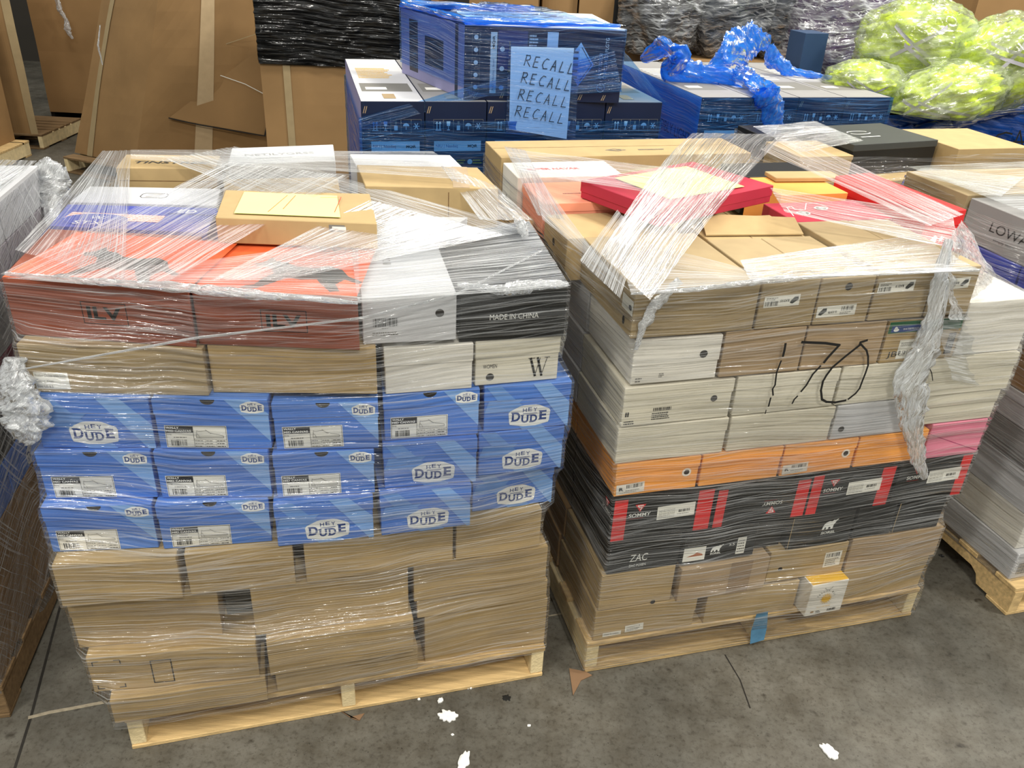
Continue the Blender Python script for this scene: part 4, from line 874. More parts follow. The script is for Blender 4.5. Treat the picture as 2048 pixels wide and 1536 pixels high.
# twisted rope of film hanging down the front right, and the loose flap beside it
crumple([fb((1898, 478), .0), fb((1882, 560), -.03), fb((1868, 640), -.035), fb((1850, 700), -.035), fb((1822, 770), -.035), fb((1822, 830), -.035), fb((1830, 880), -.035), fb((1838, 925), -.035), fb((1850, 958), -.035)], [.010, .020, .024, .034, .042, .034, .020, .022, .008], wb, 'film_tail', seed=12, n=120, k=36, amp=.6, flat=.28)
def patch(pts, root, name, m, seed=0, amp=.012, n=26, sc=9):
    a, b, c, d = [Vector(p) for p in pts]; P = MB(); P.uv = []; nn = (b-a).cross(d-a).normalized()
    for i in range(n+1):
        for j in range(n+1):
            s, t = i/n, j/n; p = a.lerp(b, s).lerp(d.lerp(c, s), t); q = noise.noise(Vector((s*sc*.4+seed, t*sc, seed)))+.5*noise.noise(Vector((s*sc*2, t*sc*2, seed+3)))
            P.v.append(p+nn*amp*q); P.uv.append((s*(b-a).length, t*(d-a).length))
    k = P.mi(m)
    for i in range(n):
        for j in range(n): q = i*(n+1)+j; P.f.append([q, q+1, q+n+2, q+n+1]); P.m.append(k)
    return P.obj(name, root, smooth=True)
patch([fb((1895, 480), -.02), fb((1925, 440), .30), fb((2044, 640), .10), fb((1900, 640), -.03)], wb, 'loose_flap', FILMC, seed=2, amp=.010)
patch([fb((1870, 640), -.035), fb((2044, 640), .10), fb((2012, 780), .03), fb((1905, 760), -.03)], wb, 'loose_flap', FILMB, seed=5, amp=.010)
# black marker number on the film
def marker(px_strokes, v, w_, name='marker_number', label=None):
    f0 = W(FB, 0, v); fr_ = Fr(f0, W(FB, 1, v)-f0, Vector((0, 0, 1)), 1, 1); P = Pr(fr_, d=0)
    for s in px_strokes:
        q = [(loc_in(FB, onv(FB, p, v))[0], onv(FB, p, v).z) for p in s[1:]]; P.line(q, s[0], INK)
    o = P.obj(name, wb); o['label'] = label or 'handwritten black number 170'; return o
marker([[.007, (1571, 688), (1569, 700), (1566, 712)], [.005, (1562, 722), (1553, 745), (1550, 770), (1545, 778), (1546, 790)], [.005, (1541, 796), (1537, 812)], [.003, (1532, 820), (1530, 827)],
        [.008, (1604, 684), (1650, 686), (1678, 690), (1655, 715), (1648, 724)], [.006, (1640, 732), (1625, 748), (1612, 770), (1602, 782)], [.005, (1594, 792), (1588, 798), (1584, 806)],
        [.007, (1733, 680), (1720, 684), (1718, 690), (1690, 712), (1664, 734), (1652, 750), (1645, 762), (1641, 780), (1643, 798), (1652, 803), (1670, 804), (1690, 800)],
        [.006, (1720, 687), (1732, 700), (1735, 712), (1735, 730), (1730, 745), (1724, 760), (1718, 776), (1710, 786), (1696, 797)],
        [.003, (1856, 732), (1862, 745), (1864, 760)], [.004, (1838, 806), (1846, 818)], [.003, (1842, 803), (1848, 822)]], -.0145, .006)
# blue tape on the pallet edge
bt = Pr(Fr(W(FB, .0, -.019), W(FB, 1, -.019)-W(FB, 0, -.019), (0, 0, 1), 1, 1), d=0)
ltp = [loc_in(FB, onv(FB, p, -.019)) for p in ((1513, 1228), (1536, 1222), (1534, 1255), (1528, 1280), (1500, 1288), (1502, 1262))]
bt.poly([(p[0], p[2]) for p in ltp], mat('blue_tape', (84, 132, 164), .35, .15, 40)); o = bt.obj('tape', wb); o['label'] = 'strip of blue tape'
# film of the other loads
wc = empty('stretch_wrap', (W(FC, .3, .6).x, W(FC, .3, .6).y, .1), 'clear stretch film around the load at the right edge', 'film')
side_film('C', wc, .10, 1.310, N=300, dz=.03)
ribbon(wc, (Z((1850, 335), 1.345), Z((1820, 345), 1.34), Z((2048, 355), 1.345), Z((2000, 395), 1.335)), seed=21, nu=40)
ribbon(wc, (W(FC, -.0, 1.08, 1.335), W(FC, .02, .20, 1.33), W(FC, .7, 1.10, 1.34), W(FC, .6, .2, 1.33)), seed=22, nu=40)
we = empty('stretch_wrap', (W(FE, .3, .6).x, W(FE, .3, .6).y, .1), 'clear stretch film around the rear right load', 'film')
side_film('E', we, .10, 1.30, N=240, dz=.03, off=.012)
ribbon(we, (W(FE, -.33, .05, 1.32), W(FE, -.30, .5, 1.33), W(FE, .0, .10, 1.352), W(FE, .02, .5, 1.352)), seed=23, nu=40)
wd = empty('stretch_wrap', (W(FD, -.5, .6).x, W(FD, -.5, .6).y, .1), 'clear stretch film around the load at the left edge', 'film')
FILMD = film('clear_stretch_film_steep', (240, 240, 242), .03, .3, 1.3, 55, .9, skew=-.75, thin=.8, thr=.52, gloss=.7)
side_film('D', wd, .06, 1.310, N=300, dz=.03, m=FILMD)
crumple([W(FD, .0, 1.24, 1.31), W(FD, .03, 1.22, 1.26), W(FD, .02, 1.20, 1.20), W(FD, .03, 1.10, 1.12)], [.03, .05, .045, .01], wd, 'film_tail', seed=21, n=40, k=30)
crumple([W(FD, .03, .55, 1.18), W(FD, .04, .45, 1.16), W(FD, .04, .35, 1.10)], [.02, .04, .02], wd, 'film_tail', seed=24, n=40, k=30)
ribbon(wd, (W(FD, -.4, 1.2, 1.33), W(FD, .0, 1.2, 1.32), W(FD, -.4, .2, 1.32), W(FD, .0, .2, 1.315)), seed=25, nu=40)
# ------------------------------------------------------------------ SCOOTER LOADS behind, under blue film
FS, FT = ((-.66, 3.47), .25), ((.85, 4.27), .28)
def icons(P, x, y, w_, h_):
    """row of carton handling marks: arrows, glass, stack, umbrella, star"""
    d = P.d; s = w_/5
    for i in range(5):
        cx = x+s*(i+.5); P.d = d; P.frame(x+s*i, y, s, h_, .0012, INKG)
        P.d = d+.0003
        if i == 0:
            for k in (-.15, .15): P.d = d+.0003; P.rect(cx+k*s-.0015, y+h_*.25, .003, h_*.5, WPR); P.d = d+.0003; P.poly([(cx+k*s-.006, y+h_*.68), (cx+k*s+.006, y+h_*.68), (cx+k*s, y+h_*.85)], WPR)
            P.d = d+.0003; P.rect(cx-.012, y+h_*.18, .024, .003, WPR)
        elif i == 1: P.poly([(cx-.008, y+h_*.85), (cx-.006, y+h_*.5), (cx+.006, y+h_*.5), (cx+.008, y+h_*.85)], WPR); P.d = d+.0003; P.rect(cx-.001, y+h_*.25, .002, h_*.3, WPR); P.d = d+.0003; P.rect(cx-.006, y+h_*.2, .012, .003, WPR)
        elif i == 2: P.rect(cx-.007, y+h_*.2, .014, h_*.35, WPR); P.d = d+.0003; P.rect(cx-.004, y+h_*.6, .008, h_*.25, INKG)
        elif i == 3: P.disc(cx, y+h_*.5, .013, WPR, 12, .012, 0, math.pi); P.d = d+.0003; P.rect(cx-.001, y+h_*.25, .002, h_*.3, WPR)
        else:
            for a in range(3): P.d = d+.0003+a*.0001; P.line([(cx-.012*math.cos(a*1.05), y+h_*.5-.012*math.sin(a*1.05)), (cx+.012*math.cos(a*1.05), y+h_*.5+.012*math.sin(a*1.05))], .003, WPR)
    P.d = d+.0008
def scooter_front(b, top=True):
    P = b.pr(); f = P.fr; w_ = f.w; d = P.d; h = f.h
    icons(P, w_*.13, h-.125, w_*.82, .055); P.d = d
    for k in (0, 1): P.d = d; P.line([(w_*(.03+.03*k), h-.045), (w_*(.06+.03*k), h-.02)], .003, KR3)
    P.d = d; P.rect(w_*.14, h-.20, w_*.78, .042, PAP); P.d += .0003; d2 = P.d; P.text('NIU | Nasdaq', w_*.17, h-.188, .016, NV, w=w_*.36, bold=.0); P.d = d2; P.text('MQiR', w_*.70, h-.187, .014, INK, w=w_*.16, bold=.04)
    for r_ in range(3):
        for c in range(3 if r_ < 2 else 1):
            P.d = d; P.disc(w_*(.20+.27*c), h-.245-.052*r_, .011, PAP, 10); P.d = d; P.tiny(w_*(.25+.27*c), h-.255-.052*r_, w_*.15, .022, YPR if r_ == 0 else INKG, 2, c+r_*3)
    b.put('printing', P)
lab1 = ('leftmost', 'second', 'third', 'fourth', 'rightmost')
for i in range(5):
    u = .258*i+.001
    b = Box('scooter_carton', 'navy scooter carton under blue film, %s in the front row below the RECALL carton' % lab1[i], FS, [(u, 0), (u+.255, 0), (u+.255, 1.14), (u, 1.14)], .83, 1.45, NB, group='navy cartons of the blue wrapped load', stack='S')
    P = b.pr('T'); f = P.fr; P.rect(.001, .001, f.w-.002, f.h-.002, WH2 if i == 0 else GY); d = P.d
    P.rect(.02, .22, f.w-.04, .20, INKG); P.d = d+.0005; P.tiny(.03, .55, f.w-.08, .3, YPR, 8, i); P.rect(.04, .26, .09, .06, PAP); P.rect(f.w*.5-.03, .06, .05, .10, TAPEC); b.put('top_print', P)
    scooter_front(b)
    if i == 0:
        P = b.pr('L'); P.rect(.001, .001, P.fr.w-.002, P.fr.h-.002, mat('lilac_card', (150, 148, 190), .5, .04)); b.put('side_print', P)
    Box('scooter_carton', 'navy scooter carton, %s in the lower tier below the front blue wrapped row' % lab1[i], FS, [(u, 0), (u+.255, 0), (u+.255, 1.14), (u, 1.14)], .2, .8295, NB, group='lower tier cartons of the blue wrapped load', stack='S')
pallet(FS, 0, 1.3, 0, 1.16, 'pallet under the blue wrapped load with the RECALL sheet', wood=WOOD3, h=.1995)
uq = [loc_in(FS, p) for p in (Vector((-.26, 3.62, 0)), Vector((.392, 3.715, 0)), Vector((.02, 4.34, 0)), Vector((-.60, 4.22, 0)))]
b = Box('scooter_carton', 'navy carton lying on its side on top, with big diamond arrow mark and RECALL sheet', FS, [(uq[0][0], uq[0][1]), (uq[1][0], uq[1][1]), (uq[2][0], uq[2][1]), (uq[3][0], uq[3][1])], 1.4505, 1.735, NB, stack='S2')
P = b.pr('T'); P.rect(.001, .001, P.fr.w-.002, P.fr.h-.002, WH); b.put('top_print', P)
P = b.pr('L'); P.rect(.001, .001, P.fr.w-.002, P.fr.h-.002, mat('lilac_card', (150, 148, 190))); d = P.d; P.rect(.10, .03, .10, .22, NB); P.d = d; P.rect(.28, .08, .2, .12, NB); P.d = d; P.rect(P.fr.w-.09, .0, .03, P.fr.h, NB); b.put('side_print', P)
P = b.pr(); f = P.fr; d = P.d
for i in range(5): P.d = d; P.frame(.03, .03+.048*i, .032, .040, .0012, INKG); P.d = d+.0003; P.disc(.046, .05+.048*i, .009, WPR, 9)
P.d = d; P.rect(.105, .028, .026, .235, PAP); P.d = d+.0003; P.text('NIU | Nasdaq | listed', .124, .04, .010, NV, w=.12, rot=math.pi/2); P.d = d+.0003; P.text('MQiR', .124, .20, .012, INK, w=.05, rot=math.pi/2, bold=.03)
P.d = d; P.rect(.135, .12, .12, .15, mat('violet_print', (62, 62, 112), .5, .03))
for i in range(3):
    P.d = d+.0004; P.disc(.153, .05+.075*i, .010, WPR, 10); P.d = d+.0004; P.text(('20 mph', '25.2 lbs', '2 years')[i], .188-.0*i, .035+.075*i, .010, YPR, w=.045, rot=math.pi/2)
P.d = d+.0004; P.tiny(.262, .15, .035, .11, WPR, 9, 4); P.d = d+.0003; P.rect(.335, .14, .045, .13, BPP)
# diamond with arrow bars
cx, cy = .475, .150; P.d = d; P.poly([(cx-.060, cy), (cx, cy-.085), (cx+.060, cy), (cx, cy+.085)], mat('pale_blue_print', (196, 226, 244), .5, .03)); P.d = d+.0004
for i in range(5): P.d = d+.0004; P.rect(cx-.075, cy-.055+.024*i, .068, .010, NB)
P.d = d+.0004; P.line([(cx+.005, cy-.066), (cx+.050, cy), (cx+.005, cy+.066)], .003, NB)
P.d = d; P.text('AGYY18/S/23', .570, .095, .014, WPR, w=.10, rot=math.pi/2); P.d = d; P.text('CN/C231327 PLGTG', .592, .095, .014, WPR, w=.16, rot=math.pi/2); P.d = d; P.disc(.572, .06, .018, WPR, 16); P.d = d+.0003; P.disc(.572, .06, .0155, NB, 16); P.d = d+.0005; P.text('96', .564, .054, .010, WPR, w=.016)
for x in (.04, .15, .48, .58):
    for k in (0, 1): P.d = d; P.line([(x+.008*k, .010), (x+.008+.008*k, .030)], .003, KR3)
b.put('printing', P)
# stroke letters
ST = {'R': [[(0, 0), (.08, 1)], [(.0, .95), (.5, 1.0), (.62, .8), (.5, .58), (.08, .5)], [(.2, .5), (.75, 0)]], 'E': [[(.1, 1), (0, 0), (.6, .02)], [(.08, .98), (.6, 1.02)], [(.05, .52), (.5, .55)]],
      'C': [[(.7, .95), (.4, 1.0), (.12, .75), (0, .35), (.2, .03), (.7, .08)]], 'A': [[(0, 0), (.4, 1), (.62, 0)], [(.1, .38), (.58, .42)]], 'L': [[(.15, 1), (0, .02), (.6, .06)]], 'S': [[(.65, .95), (.3, 1), (.08, .75), (.35, .52), (.55, .3), (.4, .03), (0, .08)]]}
def hand(t, x, y, h, adv, slant=.12):
    out = []
    for i, ch in enumerate(t):
        for s in ST[ch]: out.append([(x+adv*i+a*adv*.85+b_*h*slant, y+b_*h+.012*i*0) for a, b_ in s])
    return out
nrm = Vector((math.sin(.20), -math.cos(.20), 0))
pa = [onv(((-.26, 3.62), .145), p, -.035) for p in ((1018, 258), (1133, 278), (1148, 96), (1022, 93))]
# paper hangs flat over the upper carton's face and over the gap below
fpa = Fr(pa[0], pa[1]-pa[0], pa[3]-pa[0], 1, 1); wpap = (pa[1]-pa[0]).length; hpap = (pa[3]-pa[0]).length
strokes = []
for i in range(4): strokes += hand('RECALL', .05, .80-.205*i, .125, .146, .06)
sheet('paper_sheet', pa, BPP, 'large pale sheet with RECALL handwritten four times, hung on the blue wrapped load', 'sign', strokes=strokes, sm=INK, sw=.0035)
pf = [onv(((-.26, 3.62), .145), p, -.05) for p in ((1012, 266), (1150, 286), (1160, 96), (1018, 90))]
PAPER_FILM = pf
lab2 = ('leftmost', 'second', 'third', 'rightmost')
for i in range(4):
    u = .268*i; b = Box('scooter_carton', 'navy scooter carton, %s in the rear row beside the yellow clothing bags' % lab2[i], FT, [(u, 0), (u+.265, 0), (u+.265, 1.16), (u, 1.16)], .80, 1.40, NB, group='navy cartons of the rear blue wrapped load', stack='T')
    P = b.pr('T'); f = P.fr; P.rect(.001, .001, f.w-.002, f.h-.002, GY); d = P.d; P.rect(.02, .2, f.w-.04, .25, INKG); P.d = d+.0004; P.tiny(.03, .5, f.w-.08, .4, PAP, 8, i); P.rect(.05, .26, .08, .06, PAP); b.put('top_print', P)
    scooter_front(b)
    if i == 0:
        P = b.pr('L'); f = P.fr; P.rect(.001, .001, f.w-.002, f.h-.002, mat('mid_blue_card', (112, 150, 214), .5, .04)); d = P.d; P.text('IMPOSSIBLY LIGHT', f.w-.62, f.h-.24, .055, NV, w=.55, bold=-.0); P.d = d; P.text('ELECTRIC KICK SCOOTER', f.w-.58, f.h-.34, .04, NV, w=.50); P.d = d; P.rect(f.w-.86, f.h-.22, .08, .10, NB); b.put('side_print', P)
    Box('scooter_carton', 'navy scooter carton in the lower tier, %s, of the rear blue wrapped load' % lab2[i], FT, [(u, 0), (u+.265, 0), (u+.265, 1.16), (u, 1.16)], .20, .7995, NB, group='lower tier cartons of the rear blue wrapped load', stack='T')
pallet(FT, 0, 1.08, 0, 1.18, 'pallet under the rear blue wrapped load', wood=WOOD3, h=.1995)
ws = empty('blue_stretch_wrap', (W(FS, .6, .5).x, W(FS, .6, .5).y, .1), 'blue stretch film around the load with the RECALL sheet', 'film')
side_film('S', ws, .10, 1.392, N=300, dz=.025, m=FBLUE, off=.012)
side_film('S2', ws, 1.50, 1.742, N=300, dz=.02, m=FBLUEL, off=.010)
patch(pf, ws, 'front_band', FBLUEL, seed=3, amp=.003)
ua = W(FS, uq[0][0], uq[0][1]-.014, 1.60)
ribbon(ws, (W(FS, -.01, -.02, 1.39), W(FS, -.01, -.02, 1.34), W(FS, uq[0][0], uq[0][1]-.02, 1.50), W(FS, uq[0][0]+.1, uq[0][1]-.02, 1.47)), m=FBLUE, nv=8, seed=31, wob=.004)
ribbon(ws, (W(FS, uq[0][0], uq[0][1]-.022, 1.50), W(FS, uq[0][0]+.02, uq[0][1]-.022, 1.465), W(FS, uq[1][0]-.05, uq[1][1]-.022, 1.66), W(FS, uq[1][0], uq[1][1]-.022, 1.50)), m=FBLUE, nv=10, seed=32, wob=.004)
ribbon(ws, (W(FS, uq[1][0]+.02, uq[1][1]-.0, 1.64), W(FS, uq[1][0]+.01, uq[1][1]+.3, 1.68), W(FS, 1.31, -.01, 1.44), W(FS, 1.31, .35, 1.455)), m=FBLUE, nv=14, seed=33, wob=.006)
up = [W(FS, *q[:2]) for q in uq]; Zt = 1.752
def lift(p, z): return Vector((p.x, p.y, z))
ctr = (up[0]+up[1]+up[2]+up[3])/4
# crumpled blue film round the rim of the upper carton
rim = [lift(p.lerp(ctr, .05), Zt) for p in (up[1], up[1].lerp(up[0], .5), up[0], up[0].lerp(up[3], .5), up[3], up[3].lerp(up[2], .5), up[2])]
crumple(rim, [.012, .024, .030, .020, .034, .030, .030], ws, 'film_gather', m=FBLUEC, seed=31, n=90, k=16, amp=.6, flat=.45, side=Vector((0, 0, 1)))
patch([lift(up[0].lerp(up[3], .35), Zt), lift(up[1], Zt), lift(up[2], Zt+.01), lift(up[3].lerp(up[2], .6), Zt+.02)], ws, 'top_band', FBLUE, seed=9, amp=.012, n=22)
wt_ = empty('blue_stretch_wrap', (W(FT, .5, .5).x, W(FT, .5, .5).y, .1), 'blue stretch film with crumpled gathers on the rear carton load', 'film')
side_film('T', wt_, .10, 1.404, N=300, dz=.025, m=FBLUE, off=.012)
zz = lambda px, z: atz(px, z)
crumple([zz((1285, 120), 1.47), zz((1330, 95), 1.56), zz((1360, 110), 1.55), zz((1345, 140), 1.46), zz((1400, 150), 1.44), zz((1470, 155), 1.44), zz((1515, 165), 1.44), zz((1535, 185), 1.43)], [.02, .06, .05, .06, .05, .055, .06, .05], wt_, 'film_gather', m=FBLUEC, seed=41, n=110, k=26, amp=.5, flat=.5, side=Vector((0, 1, .3)))
crumple([zz((1526, 180), 1.44), onv(FT, (1540, 205), -.02), onv(FT, (1545, 240), -.02), onv(FT, (1548, 275), -.02), onv(FT, (1550, 310), -.02)], [.055, .058, .050, .052, .045], wt_, 'film_gather', m=FBLUEC, seed=43, n=60, k=28, amp=.4, flat=.3)
crumple([zz((1425, 140), 1.44), zz((1450, 118), 1.50), zz((1480, 92), 1.56), zz((1510, 84), 1.58), zz((1540, 82), 1.58)], [.03, .06, .10, .085, .02], wt_, 'film_gather', m=FBLUEC, seed=45, n=50, k=26, amp=.45, flat=.4)
crumple([zz((1540, 90), 1.56), zz((1545, 120), 1.48), zz((1580, 142), 1.43), zz((1640, 152), 1.42), zz((1690, 160), 1.42)], [.02, .05, .025, .012, .01], wt_, 'film_gather', m=FBLUEC, seed=47, n=50, k=16, amp=.5, flat=.6)
# ------------------------------------------------------------------ BLUE WRAPPED CRATE WITH BAGS OF YELLOW CLOTHING
FU = ((1.88, 4.74), .27)
fill(FU, (.0, .7, 1.4), (0, .5, 1.0), (.14, .72, 1.27), 'U', 'the load under the yellow bags')
pallet(FU, 0, 1.4, 0, 1.0, 'pallet under the load with the yellow bags', wood=WOOD3, h=.1395)
wu = empty('blue_stretch_wrap', (W(FU, .7, .6).x, W(FU, .7, .6).y, .1), 'blue stretch film lettered SA, below the yellow bags', 'film')
FB2 = film('dense_blue_film', (40, 96, 190), .45, .9, 3, 24, .9, white=(26, 92, 196), skew=.5, gloss=.6, base=.06, thin=.4)
side_film('U', wu, .10, 1.29, N=240, dz=.02, m=FB2, off=.015, amp=.008)
patch([W(FU, -.01, -.01, 1.285), W(FU, 1.4, -.01, 1.30), W(FU, 1.4, 1.0, 1.30), W(FU, 0, 1.0, 1.29)], wu, 'top_film', FB2, seed=4, amp=.01)
crumple([onv(FU, (1778, 262), -.02), onv(FU, (1830, 262), -.03), onv(FU, (1900, 250), -.03), onv(FU, (1960, 232), -.03), onv(FU, (2048, 214), -.03)], [.02, .03, .035, .03, .03], wu, 'film_fold', m=FB2, seed=51, n=60, k=12, flat=.5)
f0 = W(FU, 0, -.045); Pm = Pr(Fr(f0, W(FU, 1, -.045)-f0, (0, 0, 1), 1, 1), d=0)
sa = [[(2024, 268), (2012, 265), (1996, 270), (1990, 276), (2000, 282), (2010, 286), (2012, 292), (2000, 299), (1990, 297)], [(2018, 302), (2030, 285), (2040, 262), (2046, 300)], [(2026, 284), (2047, 284)]]
for s in sa: q = [loc_in(FU, onv(FU, p, -.045)) for p in s]; Pm.line([(a[0], a[2]) for a in q], .010, INK)
Pm.obj('marker_letters', wu)
YC = mat('hi_vis_cloth', (190, 204, 52), .8, .6, 9, bump=.9)
GC = mat('reflective_grey_tape', (150, 148, 156), .4, .1)
BAGF = film('milky_bag_film', (240, 244, 228), .10, .55, 8, 16, .9, skew=.6, gloss=.8, base=.06, white=(222, 230, 206), thin=.5)
def blob(c, r, seed, m, name, parent, amp=.10, sc=2.2, n=64, k=40, tilt=0.0, amp2=.03, pinch=0.0, sup=1.0, floor=None):
    P = MB(); P.uv = []; rot = Matrix.Rotation(tilt, 3, 'Y')
    for i in range(k+1):
        ph = math.pi*i/k
        for j in range(n):
            th = 2*math.pi*j/n; v = Vector((math.sin(ph)*math.cos(th), math.sin(ph)*math.sin(th), math.cos(ph)))
            q = 1+amp*noise.noise(v*sc+Vector((seed*7, 0, 0)))+amp2*noise.noise(v*sc*4+Vector((0, seed*5, 0)))+amp2*.8*abs(noise.noise(Vector((v.x*14, v.y*5, v.z*14+seed))))
            if pinch and v.z > .55: q -= pinch*(v.z-.55)
            p = Vector((v.x*r[0], v.y*r[1], v.z*r[2]))*q; p = rot @ p; p = Vector(c)+p
            if floor is not None and p.z < floor: p.z = floor+(.001 if name == 'clothes' else 0)
            P.v.append(p); P.uv.append((j/n*r[0]*3, i/k*r[2]*3))
    a = P.mi(m)
    for i in range(k):
        for j in range(n): p, q = i*n+j, i*n+(j+1) % n; P.f.append([p, p+n, q+n, q]); P.m.append(a)
    return P.obj(name, parent, smooth=True)
def bag(px, y, rx, rz, ry, seed, label, tilt=0.0, knot=None, floor=1.30):
    c = aty(px, y); root = empty('clothing_bag', (c.x, c.y, max(floor, c.z-rz)), label, 'bag', None)
    blob(c, (rx*.84, ry*.84, rz*.84), seed, YC, 'clothes', root, .24, 3.2, 96, 64, tilt, .09, floor=floor+.004)
    blob(c, (rx, ry, rz), seed+.5, BAGF, 'bag_film', root, .12, 2.0, 90, 60, tilt, .055, floor=floor)
    r = random.Random(seed)
    P = MB()       # reflective strips among the clothes
    for s in range(3):
        ang = r.uniform(-1.2, .2); el = r.uniform(-.3, .5); pts = []
        for i in range(9):
            a = -math.pi/2+ang*.5+(i-4)*.10; e = el+.09*(i-4)*(1 if s % 2 else -1)
            pts.append((a, e))
        vs = []
        for a, e in pts:
            for w_ in (-.045, .045):
                v = Vector((math.cos(e+w_)*math.cos(a), math.cos(e+w_)*math.sin(a), math.sin(e+w_))); v = Vector((v.x*rx*1.0, v.y*ry*1.0, v.z*rz*1.0)); v = Matrix.Rotation(tilt, 3, 'Y') @ v; vs.append(c+v*.995)
        P.add(vs, [[2*i, 2*i+2, 2*i+3, 2*i+1] for i in range(8)], GC)
    P.obj('reflective_strip', root, smooth=True)
    if knot:
        k0 = aty(knot[0], y-.0*ry); k1 = aty(knot[1], y-.02)
        crumple([k0, k0.lerp(k1, .5), k1], [.055, .022, .05], root, 'knot', m=BAGF, seed=seed, n=24, k=18, amp=.4)
    return root
bag((1838, 92), 5.25, .36, .25, .30, 3, 'large tied bag of yellow clothing on top of the pile', 0, ((1868, 22), (1858, -8)), floor=1.31)
bag((1995, 128), 5.05, .34, .24, .30, 5, 'bag of yellow clothing at the right edge of the picture', -.35, floor=1.31)
bag((1728, 165), 4.98, .22, .12, .22, 7, 'small bag of yellow clothing at the left, half behind the scooter cartons', 0, floor=1.30)
bag((1885, 195), 4.82, .34, .17, .26, 9, 'bag of yellow clothing with grey reflective strips, lying in front', -.30, ((1870, 150), (1878, 118)), floor=1.30)
# ------------------------------------------------------------------ BACKGROUND: gaylord boxes and bundles
def gaylord(pts, z0, z1, label, m=KRD, sh=None, name='gaylord_box', bulge=.03, seam_at=(), tapes=(), seed=0, cat='box', flare=0.0):
    """tall bulk carton standing on its pallet; pts = base outline in the world"""
    c = sum((Vector(p) for p in pts), Vector((0, 0)))/len(pts); root = empty(name, (c.x, c.y, z0), label, cat)
    P = MB(); n = len(pts); K = 10; rows = 12
    ring = []
    for i in range(n):
        a, b = Vector(pts[i]), Vector(pts[(i+1) % n])
        for k in range(K): ring.append((a.lerp(b, k/K), (b-a).normalized(), math.sin(math.pi*k/K), 0 if not sh else sh[i]*(1-k/K)+sh[(i+1) % n]*k/K))
    for r in range(rows+1):
        t = r/rows; z = z0+(z1-z0)*t
        for p, d, s, h_ in ring:
            nn = Vector((d.y, -d.x)); q = noise.noise(Vector((p.x*2, p.y*2+seed, z*2)))
            P.v.append(Vector((p.x+h_*t+nn.x*(bulge*s*math.sin(math.pi*t)+.012*q)+flare*t*(c.x-p.x), p.y+nn.y*(bulge*s*math.sin(math.pi*t)+.012*q)+flare*t*(c.y-p.y), z)))
    k = P.mi(m); N = len(ring)
    for r in range(rows):
        for i in range(N): a = r*N+i; b = r*N+(i+1) % N; P.f.append([a, b, b+N, a+N]); P.m.append(k)
    P.f.append([rows*N+i for i in range(N)]); P.m.append(k)
    P.f.append([i for i in range(N)][::-1]); P.m.append(k)
    P.obj('body', root)
    for (i, x, w_, mm, nm) in tapes:
        a, b = Vector(pts[i]), Vector(pts[(i+1) % n]); d = (b-a).normalized(); nn = Vector((d.y, -d.x)); T = MB(); L = (b-a).length
        vs = []
        for r in range(rows+1):
            t = r/rows; z = z0+(z1-z0)*t*.999
            for xx in (x-w_/2, x+w_/2):
                p = a+d*xx; q = noise.noise(Vector((p.x*2, p.y*2+seed, z*2))); s = math.sin(math.pi*xx/L)
                p = p+nn*(bulge*s*math.sin(math.pi*t)+.012*q+.006); hx = 0 if not sh else (sh[i]*(1-xx/L)+sh[(i+1) % n]*xx/L)*t; vs.append(Vector((p.x+hx+flare*t*(c.x-p.x), p.y+flare*t*(c.y-p.y), z)))
        T.add(vs, [[2*r, 2*r+1, 2*r+3, 2*r+2] for r in range(rows)], mm); T.obj(nm, root, smooth=True)
    return root
xy = lambda px, z: (atz(px, z).x, atz(px, z).y)
g1, g2, g3 = xy((150, 305), .14), xy((270, 332), .14), xy((545, 318), .14)
gy = gaylord([g1, g2, g3, (g3[0]+.15, g3[1]+.75), (g1[0]+.75, g1[1]+1.1), (g1[0]+.1, g1[1]+.65)], .1405, 1.78, 'large sagging kraft bulk box with tape and a torn flap, on its own pallet', sh=[.62, .50, .0, 0, .3, .5], bulge=.06, tapes=((1, .55, .15, TAPEC, 'tape'), (0, .20, .07, KR2, 'crease')), seed=2)
# torn flap and tapes on the sagging box
e12 = (Vector(g3)-Vector(g2)); FGy = (g2, math.atan2(e12.y, e12.x))
fl_ = [onv(FGy, p, -.075) for p in ((338, 236), (530, 270), (545, 205), (515, 100))]
P = MB(); P.add(fl_+[p+Vector((0, -.012, 0)) for p in fl_], [[0, 1, 2, 3], [7, 6, 5, 4], [0, 4, 5, 1], [1, 5, 6, 2], [2, 6, 7, 3], [3, 7, 4, 0]], KRD); P.obj('torn_flap', gy)
def gstrip(pts, w_, m, nm, v=-.095, par=gy):
    f0 = W(FGy, 0, v); Q = Pr(Fr(f0, W(FGy, 1, v)-f0, (0, 0, 1), 1, 1), d=0); q = [loc_in(FGy, onv(FGy, p, v)) for p in pts]; Q.line([(a[0], a[2]) for a in q], w_, m); Q.obj(nm, par)
gstrip([(338, 236), (400, 250), (460, 260), (530, 272)], .010, HOLE, 'tear'); gstrip([(530, 270), (540, 222)], .014, HOLE, 'tear')
gstrip([(308, 108), (358, 124), (412, 102)], .007, WPR, 'film_strand'); gstrip([(358, 124), (410, 140), (490, 168), (532, 190)], .006, PAP, 'film_strand'); gstrip([(410, 102), (512, 68)], .006, KR2, 'film_strand')
gstrip([(350, 175), (375, 181), (398, 187)], .05, TAPEC, 'tape', v=-.088); gstrip([(402, 88), (406, 110)], .07, TAPEC, 'tape', v=-.088)
crumple([onv(FGy, (200, 50), -.3), onv(FGy, (196, 90), -.3), onv(FGy, (205, 130), -.28)], [.004, .008, .004], gy, 'film_strand', seed=3, n=20, k=6)
FG0 = (xy((128, 346), 0), math.radians(-22))
pallet(FG0, 0, 1.55, .02, 1.2, 'old wooden pallet under the sagging bulk box', wood=WOOD3, h=.14)
